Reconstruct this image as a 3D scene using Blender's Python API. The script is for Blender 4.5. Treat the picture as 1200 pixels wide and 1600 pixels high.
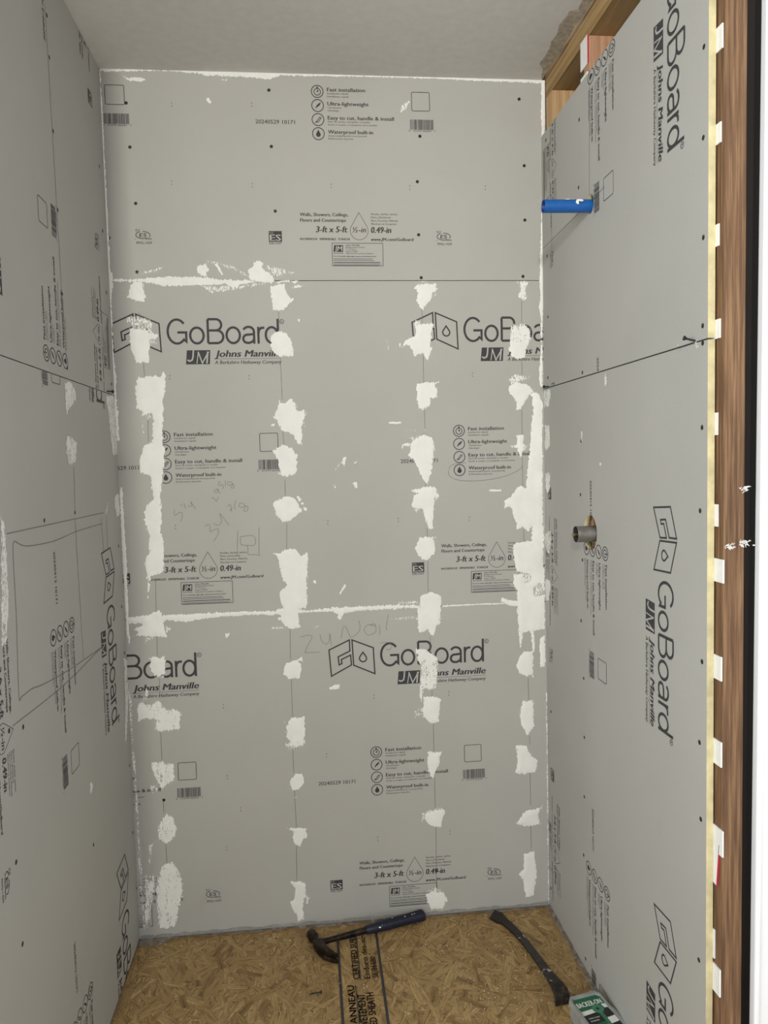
import bpy, bmesh, math, random
import numpy as np
from mathutils import Vector, Matrix

for o in list(bpy.data.objects): bpy.data.objects.remove(o, do_unlink=True)
scene = bpy.context.scene
col = scene.collection
PI = math.pi
random.seed(7)

# ------------------------------------------------------------------ camera, world, light, exposure
cam_d = bpy.data.cameras.new('camera'); cam = bpy.data.objects.new('camera', cam_d); col.objects.link(cam)
cam.location = (0.5011, -2.1730, 1.3306)
cam.rotation_euler = (1.5053, 0.0240, -0.1029)
cam_d.sensor_fit = 'VERTICAL'; cam_d.sensor_height = 36.0; cam_d.lens = 36.0 * 1215.3 / 1600.0
cam_d.clip_start = 0.02
scene.camera = cam

world = bpy.data.worlds.new('world'); scene.world = world; world.use_nodes = True
world.node_tree.nodes['Background'].inputs[0].default_value = (0.955, 0.985, 1.0, 1)
world.node_tree.nodes['Background'].inputs[1].default_value = 1.34
def area(name, loc, target, sx, sy, power, color):
    l = bpy.data.lights.new(name, 'AREA'); l.shape = 'RECTANGLE'; l.size = sx; l.size_y = sy; l.energy = power; l.color = color
    o = bpy.data.objects.new(name, l); col.objects.link(o); o.location = loc
    o.rotation_euler = (Vector(target) - Vector(loc)).to_track_quat('-Z', 'Y').to_euler()
    return o
key = area('room_ceiling_light', (-0.12, -4.3, 2.24), (0.72, 0.0, 2.05), 0.20, 0.20, 16.5, (1.0, 0.965, 0.89))
key.data.spread = math.radians(80)
area('room_window_light', (-2.3, -3.1, 1.55), (0.9, -0.3, 1.3), 1.6, 1.5, 62, (0.95, 0.98, 1.0))

scene.view_settings.view_transform = 'Standard'; scene.view_settings.look = 'None'
scene.view_settings.exposure = 0.0; scene.view_settings.gamma = 1.0; scene.view_settings.use_curve_mapping = False

# ------------------------------------------------------------------ dimensions (metres)
W, H, T = 1.1875, 2.3745, 0.0127      # alcove width, ceiling height, board thickness
DR = 0.905                            # depth of the right wing wall
YF = -3.0                             # how far the room runs toward the viewer

# ------------------------------------------------------------------ materials
def mat(name):
    m = bpy.data.materials.new(name); m.use_nodes = True
    nt = m.node_tree; b = nt.nodes['Principled BSDF']
    return m, nt, b
def N(nt, t, **kw):
    n = nt.nodes.new(t)
    for k, v in kw.items(): setattr(n, k, v)
    return n
def ramp(nt, fac, stops):
    r = N(nt, 'ShaderNodeValToRGB'); e = r.color_ramp.elements
    while len(e) < len(stops): e.new(0.5)
    for el, (p, c) in zip(e, stops): el.position = p; el.color = tuple(c) + (1,)
    nt.links.new(fac, r.inputs[0]); return r
def coords(nt, scale=(1,1,1), kind='Object'):
    tc = N(nt, 'ShaderNodeTexCoord'); mp = N(nt, 'ShaderNodeMapping'); mp.inputs['Scale'].default_value = scale
    nt.links.new(tc.outputs[kind], mp.inputs[0]); return mp.outputs[0]
def noise(nt, vec, scale, detail=3, rough=0.55):
    n = N(nt, 'ShaderNodeTexNoise'); n.inputs['Scale'].default_value = scale; n.inputs['Detail'].default_value = detail; n.inputs['Roughness'].default_value = rough
    nt.links.new(vec, n.inputs['Vector']); return n.outputs['Fac']
def bump(nt, b, h, strength, dist=0.001):
    bp = N(nt, 'ShaderNodeBump'); bp.inputs['Strength'].default_value = strength; bp.inputs['Distance'].default_value = dist
    nt.links.new(h, bp.inputs['Height']); nt.links.new(bp.outputs[0], b.inputs['Normal'])
def plain(name, c, rough=0.6, metal=0.0, var=0.06, scale=60, bmp=0.0):
    m, nt, b = mat(name)
    v = coords(nt); n = noise(nt, v, scale)
    lo = [x*(1-var) for x in c]; hi = [min(1, x*(1+var)) for x in c]
    r = ramp(nt, n, [(0.3, lo), (0.7, hi)]); nt.links.new(r.outputs[0], b.inputs['Base Color'])
    b.inputs['Roughness'].default_value = rough; b.inputs['Metallic'].default_value = metal
    if bmp: bump(nt, b, n, bmp)
    return m

def make_board():
    m, nt, b = mat('backer_board_face')
    v = coords(nt)
    n1 = noise(nt, v, 3.0, 4); n2 = noise(nt, v, 420, 2); n3 = noise(nt, coords(nt, (900, 900, 60)), 1.0, 2)
    r1 = ramp(nt, n1, [(0.3, (0.402, 0.395, 0.362)), (0.7, (0.430, 0.423, 0.390))])
    mx = N(nt, 'ShaderNodeMix', data_type='RGBA', blend_type='MULTIPLY'); mx.inputs[0].default_value = 1
    r2 = ramp(nt, n2, [(0.25, (0.93, 0.93, 0.93)), (0.75, (1, 1, 1))])
    nt.links.new(r1.outputs[0], mx.inputs[6]); nt.links.new(r2.outputs[0], mx.inputs[7])
    # faint scuffs
    n4 = noise(nt, coords(nt, (9, 9, 3)), 1.0, 5, 0.7)
    r4 = ramp(nt, n4, [(0.66, (1, 1, 1)), (0.78, (0.93, 0.92, 0.90))])
    m2 = N(nt, 'ShaderNodeMix', data_type='RGBA', blend_type='MULTIPLY'); m2.inputs[0].default_value = 1
    nt.links.new(mx.outputs[2], m2.inputs[6]); nt.links.new(r4.outputs[0], m2.inputs[7])
    nt.links.new(m2.outputs[2], b.inputs['Base Color'])
    b.inputs['Roughness'].default_value = 0.62; b.inputs['Specular IOR Level'].default_value = 0.3
    ad = N(nt, 'ShaderNodeMath', operation='ADD'); nt.links.new(n2, ad.inputs[0]); nt.links.new(n3, ad.inputs[1])
    bump(nt, b, ad.outputs[0], 0.12, 0.0006)
    return m
M = {}
M['board'] = make_board()
M['foam'] = plain('foam_core', (0.58, 0.51, 0.29), 0.85, var=0.18, scale=35, bmp=0.3)
M['ink'] = plain('black_ink', (0.035, 0.034, 0.036), 0.7, var=0.3, scale=200)
M['knock'] = M['board']
M['pencil'] = plain('pencil_graphite', (0.14, 0.137, 0.13), 0.6, var=0.3, scale=300)
M['ceiling'] = plain('ceiling_paint', (0.68, 0.665, 0.635), 0.8, var=0.04, scale=40, bmp=0.08)
M['paper'] = plain('torn_drywall_paper', (0.40, 0.35, 0.28), 0.9, var=0.25, scale=70, bmp=0.3)
M['gypsum'] = plain('gypsum_core', (0.42, 0.40, 0.37), 0.9, var=0.2, scale=120, bmp=0.4)
M['white'] = plain('white_gloss_paint', (0.80, 0.815, 0.83), 0.35, var=0.02, scale=12)
M['white_plastic'] = plain('white_shim_plastic', (0.78, 0.78, 0.75), 0.5, var=0.04, scale=50)
M['red'] = plain('red_shim_edge', (0.45, 0.02, 0.05), 0.5, var=0.1)
M['dark_wood'] = plain('dark_stained_door', (0.013, 0.008, 0.006), 0.55, var=0.25, scale=8)
M['screw'] = plain('dark_screw_coating', (0.035, 0.042, 0.042), 0.45, metal=0.6, var=0.3, scale=300)
M['green_screw'] = plain('green_screw_coating', (0.045, 0.065, 0.05), 0.4, metal=0.6, var=0.3, scale=300)
M['blue'] = plain('blue_pipe_plastic', (0.006, 0.092, 0.33), 0.33, var=0.12, scale=60)
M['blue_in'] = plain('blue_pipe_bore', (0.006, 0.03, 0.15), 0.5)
M['smear'] = plain('white_smear', (0.80, 0.80, 0.77), 0.8, var=0.05, scale=90)
M['chrome'] = plain('dull_nickel', (0.30, 0.29, 0.27), 0.38, metal=0.85, var=0.25, scale=45)
M['brass'] = plain('brass_stem', (0.38, 0.31, 0.16), 0.35, metal=0.9, var=0.2, scale=90)
M['grip'] = plain('navy_grip_rubber', (0.006, 0.008, 0.024), 0.5, var=0.4, scale=120, bmp=0.5)
M['hole'] = plain('hole_shadow', (0.02, 0.017, 0.014), 0.9)
M['fibre'] = plain('white_fibre_tuft', (0.70, 0.68, 0.65), 0.9)
M['dust'] = plain('white_crumbs', (0.78, 0.76, 0.70), 0.85, var=0.1, scale=200)
M['label_green'] = plain('label_green', (0.008, 0.115, 0.048), 0.4, var=0.05)
M['label_lgreen'] = plain('label_light_green', (0.05, 0.20, 0.11), 0.4, var=0.05)
M['label_black'] = plain('label_black', (0.012, 0.013, 0.013), 0.4)
M['label_white'] = plain('label_white', (0.72, 0.72, 0.68), 0.5, var=0.02)

def make_steel():
    m, nt, b = mat('worn_dark_steel')
    v = coords(nt); n = noise(nt, v, 55, 5, 0.65)
    r = ramp(nt, n, [(0.35, (0.012, 0.011, 0.011)), (0.55, (0.045, 0.030, 0.022)), (0.72, (0.13, 0.075, 0.045))])
    nt.links.new(r.outputs[0], b.inputs['Base Color']); b.inputs['Metallic'].default_value = 0.75
    rr = ramp(nt, n, [(0.3, (0.28,)*3), (0.7, (0.55,)*3)]); nt.links.new(rr.outputs[0], b.inputs['Roughness'])
    bump(nt, b, n, 0.2)
    return m
M['steel'] = make_steel()
def make_barpaint():
    m, nt, b = mat('chipped_black_bar_paint')
    v = coords(nt); n = noise(nt, v, 70, 5, 0.7); n2 = noise(nt, coords(nt, (1, 1, 1)), 22, 4, 0.6)
    r = ramp(nt, n, [(0.30, (0.010, 0.010, 0.011)), (0.56, (0.022, 0.016, 0.013)), (0.66, (0.07, 0.045, 0.03))])
    w = ramp(nt, n2, [(0.655, (0, 0, 0)), (0.68, (1, 1, 1))])
    mx = N(nt, 'ShaderNodeMix', data_type='RGBA'); nt.links.new(w.outputs[0], mx.inputs[0]); nt.links.new(r.outputs[0], mx.inputs[6]); mx.inputs[7].default_value = (0.42, 0.41, 0.39, 1)
    nt.links.new(mx.outputs[2], b.inputs['Base Color']); b.inputs['Roughness'].default_value = 0.42; b.inputs['Metallic'].default_value = 0.3
    bump(nt, b, n, 0.15)
    return m
M['barpaint'] = make_barpaint()

def make_wood(name, axis, c_lo, c_mid, c_hi, ring=55.0):
    m, nt, b = mat(name)
    sc = [ring, ring, ring]; sc[axis] = ring*0.035
    v = coords(nt, tuple(sc)); n = noise(nt, v, 1.6, 4, 0.6)
    sc2 = [500, 500, 500]; sc2[axis] = 12
    n2 = noise(nt, coords(nt, tuple(sc2)), 1.0, 2)
    r = ramp(nt, n, [(0.32, c_lo), (0.5, c_mid), (0.68, c_hi)])
    r2 = ramp(nt, n2, [(0.3, (0.82, 0.80, 0.78)), (0.65, (1, 1, 1))])
    mx = N(nt, 'ShaderNodeMix', data_type='RGBA', blend_type='MULTIPLY'); mx.inputs[0].default_value = 1
    nt.links.new(r.outputs[0], mx.inputs[6]); nt.links.new(r2.outputs[0], mx.inputs[7]); nt.links.new(mx.outputs[2], b.inputs['Base Color'])
    b.inputs['Roughness'].default_value = 0.75; bump(nt, b, n2, 0.25)
    return m
M['fir'] = make_wood('fir_stud_wood', 2, (0.085, 0.040, 0.017), (0.160, 0.083, 0.037), (0.262, 0.150, 0.074), ring=120.0)
M['pine'] = make_wood('pine_stud_wood', 2, (0.40, 0.25, 0.12), (0.52, 0.33, 0.16), (0.60, 0.40, 0.21))
M['plate'] = make_wood('old_plate_wood', 1, (0.24, 0.145, 0.055), (0.36, 0.23, 0.09), (0.44, 0.29, 0.13))
M['pink_wood'] = make_wood('pinkish_stud_wood', 2, (0.38, 0.20, 0.11), (0.46, 0.26, 0.15), (0.52, 0.31, 0.19))
M['sheath'] = plain('sheathing', (0.10, 0.075, 0.05), 0.9)

def make_compound(name, c):
    # joint compound: thin, streaky at its rim; the "cov" attribute says how thick the smear is
    m, nt, b = mat(name)
    at = N(nt, 'ShaderNodeAttribute'); at.attribute_name = 'cov'
    v = coords(nt); n1 = noise(nt, v, 230, 4, 0.65); n2 = noise(nt, coords(nt, (420, 420, 90)), 1.0, 3, 0.6)
    a1 = N(nt, 'ShaderNodeMath', operation='ADD'); nt.links.new(n1, a1.inputs[0]); nt.links.new(n2, a1.inputs[1])
    a2 = N(nt, 'ShaderNodeMath', operation='MULTIPLY_ADD'); nt.links.new(a1.outputs[0], a2.inputs[0]); a2.inputs[1].default_value = 1.05; a2.inputs[2].default_value = -1.05
    a3 = N(nt, 'ShaderNodeMath', operation='ADD'); nt.links.new(a2.outputs[0], a3.inputs[0]); nt.links.new(at.outputs['Fac'], a3.inputs[1])
    mr = N(nt, 'ShaderNodeMapRange', interpolation_type='SMOOTHSTEP'); mr.inputs[1].default_value = 0.40; mr.inputs[2].default_value = 0.68
    nt.links.new(a3.outputs[0], mr.inputs[0]); nt.links.new(mr.outputs[0], b.inputs['Alpha'])
    n3 = noise(nt, v, 26, 4)
    r = ramp(nt, n3, [(0.3, [x*0.93 for x in c]), (0.7, c)]); nt.links.new(r.outputs[0], b.inputs['Base Color'])
    b.inputs['Roughness'].default_value = 0.75
    bump(nt, b, a1.outputs[0], 0.22, 0.0015)
    return m
M['compound'] = make_compound('white_joint_compound', (0.80, 0.80, 0.755))

def make_osb():
    m, nt, b = mat('osb_strand')
    at = N(nt, 'ShaderNodeAttribute'); at.attribute_name = 'tone'
    oi = N(nt, 'ShaderNodeObjectInfo')
    ad = N(nt, 'ShaderNodeMath', operation='ADD'); nt.links.new(at.outputs['Fac'], ad.inputs[0])
    ml = N(nt, 'ShaderNodeMath', operation='MULTIPLY'); nt.links.new(oi.outputs['Random'], ml.inputs[0]); ml.inputs[1].default_value = 0.0
    nt.links.new(ml.outputs[0], ad.inputs[1])
    tc = N(nt, 'ShaderNodeTexCoord'); mp = N(nt, 'ShaderNodeMapping'); mp.inputs['Scale'].default_value = (10, 300, 1)
    nt.links.new(tc.outputs['UV'], mp.inputs[0]); g = noise(nt, mp.outputs[0], 1.0, 3, 0.6)
    r = ramp(nt, at.outputs['Fac'], [(0.0, (0.190, 0.112, 0.040)), (0.35, (0.335, 0.220, 0.088)), (0.7, (0.430, 0.295, 0.128)), (1.0, (0.57, 0.43, 0.23))])
    r2 = ramp(nt, g, [(0.32, (0.62, 0.57, 0.50)), (0.6, (1.08, 1.08, 1.08))])
    mx = N(nt, 'ShaderNodeMix', data_type='RGBA', blend_type='MULTIPLY'); mx.inputs[0].default_value = 1
    nt.links.new(r.outputs[0], mx.inputs[6]); nt.links.new(r2.outputs[0], mx.inputs[7])
    mp2 = N(nt, 'ShaderNodeMapping'); mp2.inputs['Scale'].default_value = (22, 130, 1); nt.links.new(tc.outputs['UV'], mp2.inputs[0]); g2 = noise(nt, mp2.outputs[0], 1.0, 4, 0.7)
    r3 = ramp(nt, g2, [(0.34, (0.50, 0.44, 0.37)), (0.50, (0.98, 0.97, 0.96)), (0.72, (1.16, 1.15, 1.12))])
    mx3 = N(nt, 'ShaderNodeMix', data_type='RGBA', blend_type='MULTIPLY'); mx3.inputs[0].default_value = 1
    nt.links.new(mx.outputs[2], mx3.inputs[6]); nt.links.new(r3.outputs[0], mx3.inputs[7])
    nt.links.new(mx3.outputs[2], b.inputs['Base Color']); b.inputs['Roughness'].default_value = 0.6
    bump(nt, b, g, 0.35, 0.0008)
    return m
M['osb'] = make_osb()
def make_osb_base():
    m, nt, b = mat('osb_panel')
    n = noise(nt, coords(nt, (30, 90, 30)), 1.0, 5, 0.65)
    r = ramp(nt, n, [(0.3, (0.17, 0.095, 0.036)), (0.5, (0.28, 0.175, 0.075)), (0.7, (0.38, 0.25, 0.115))])
    nt.links.new(r.outputs[0], b.inputs['Base Color']); b.inputs['Roughness'].default_value = 0.65; bump(nt, b, n, 0.3)
    return m
M['osb_base'] = make_osb_base()
def make_film():
    m, nt, b = mat('clear_plastic_film')
    n = noise(nt, coords(nt, (40, 40, 40)), 1.0, 4, 0.7)
    r = ramp(nt, n, [(0.35, (0.13, 0.13, 0.125)), (0.7, (0.34, 0.34, 0.33))]); nt.links.new(r.outputs[0], b.inputs['Base Color'])
    b.inputs['Roughness'].default_value = 0.22
    ra = ramp(nt, n, [(0.3, (0.12,)*3), (0.7, (0.60,)*3)]); nt.links.new(ra.outputs[0], b.inputs['Alpha'])
    return m
M['film'] = make_film()
def make_clear():
    m, nt, b = mat('cloudy_clear_plastic')
    n = noise(nt, coords(nt), 30, 3)
    r = ramp(nt, n, [(0.3, (0.30, 0.31, 0.295)), (0.7, (0.40, 0.41, 0.39))]); nt.links.new(r.outputs[0], b.inputs['Base Color'])
    b.inputs['Roughness'].default_value = 0.25; b.inputs['Alpha'].default_value = 0.72
    return m
M['clear'] = make_clear()

# ------------------------------------------------------------------ object helpers
def link(name, me, materials, parent=None, smooth=False):
    if not isinstance(materials, (list, tuple)): materials = [materials]
    o = bpy.data.objects.new(name, me); col.objects.link(o)
    if not me.materials:
        for m in materials: me.materials.append(m)
    if smooth: me.polygons.foreach_set('use_smooth', [True]*len(me.polygons))
    if parent is not None: o.parent = parent
    return o
def mesh_from(name, verts, faces):
    me = bpy.data.meshes.new(name); me.from_pydata([tuple(v) for v in verts], [], [tuple(f) for f in faces]); me.update(); return me
def tag(o, label, cat=None, group=None, kind=None):
    o['label'] = label
    if cat: o['category'] = cat
    if group: o['group'] = group
    if kind: o['kind'] = kind
    return o
def empty(name, loc=(0,0,0), rz=0.0):
    o = bpy.data.objects.new(name, None); col.objects.link(o); o.location = loc; o.rotation_euler = (0,0,rz); o.empty_display_size = 0.05; return o
def bm_box(bm, lo, hi, mi=0):
    x0,y0,z0 = lo; x1,y1,z1 = hi
    v = [bm.verts.new(p) for p in ((x0,y0,z0),(x1,y0,z0),(x1,y1,z0),(x0,y1,z0),(x0,y0,z1),(x1,y0,z1),(x1,y1,z1),(x0,y1,z1))]
    for f in ((0,3,2,1),(4,5,6,7),(0,1,5,4),(1,2,6,5),(2,3,7,6),(3,0,4,7)):
        fc = bm.faces.new([v[i] for i in f]); fc.material_index = mi
def fin(name, bm, materials, parent=None, smooth=False, bevel=0.0, seg=2):
    if bevel: bmesh.ops.bevel(bm, geom=list(bm.edges), offset=bevel, segments=seg, profile=0.5, affect='EDGES')
    bmesh.ops.recalc_face_normals(bm, faces=list(bm.faces))
    me = bpy.data.meshes.new(name); bm.to_mesh(me); bm.free()
    return link(name, me, materials, parent, smooth)
def box(name, lo, hi, m, parent=None, bevel=0.0):
    bm = bmesh.new(); bm_box(bm, lo, hi); return fin(name, bm, m, parent, bevel=bevel)
def loft(sections, cap=True):
    # sections: list of equally long closed rings of points
    v = [p for s in sections for p in s]; n = len(sections[0]); f = []
    for i in range(len(sections)-1):
        for j in range(n):
            a, b = i*n+j, i*n+(j+1) % n; f.append((a, b, b+n, a+n))
    if cap: f.append(tuple(reversed(range(n)))); f.append(tuple(range((len(sections)-1)*n, len(sections)*n)))
    return v, f
def ring_pts(c, ax, ay, rx, ry, n=20, power=2.0):
    c, ax, ay = Vector(c), Vector(ax), Vector(ay); out = []
    for k in range(n):
        t = 2*PI*k/n; cx, sy = math.cos(t), math.sin(t)
        if power != 2.0:
            cx = math.copysign(abs(cx)**(2/power), cx); sy = math.copysign(abs(sy)**(2/power), sy)
        out.append(c + ax*rx*cx + ay*ry*sy)
    return out
def solid(name, verts, faces, m, parent=None, smooth=True):
    bm = bmesh.new(); vs = [bm.verts.new(v) for v in verts]
    for f in faces:
        try: bm.faces.new([vs[i] for i in f])
        except ValueError: pass
    o = fin(name, bm, m, parent, smooth)
    return o
def autosmooth(o, deg=35):
    me = o.data; bm = bmesh.new(); bm.from_mesh(me)
    for e in bm.edges:
        if len(e.link_faces) == 2 and e.calc_face_angle(0) > math.radians(deg): e.smooth = False
    for f in bm.faces: f.smooth = True
    bm.to_mesh(me); bm.free(); return o

# wall frames: (text-right axis, text-up axis, outward normal) are handled with a mapping function per board
def P_back(u, v, n): return np.stack([u, -n, v], -1)
def P_right(y, z, n): return np.stack([W - n, y, z], -1)
def P_left(y, z, n): return np.stack([n, y, z], -1)

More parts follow.
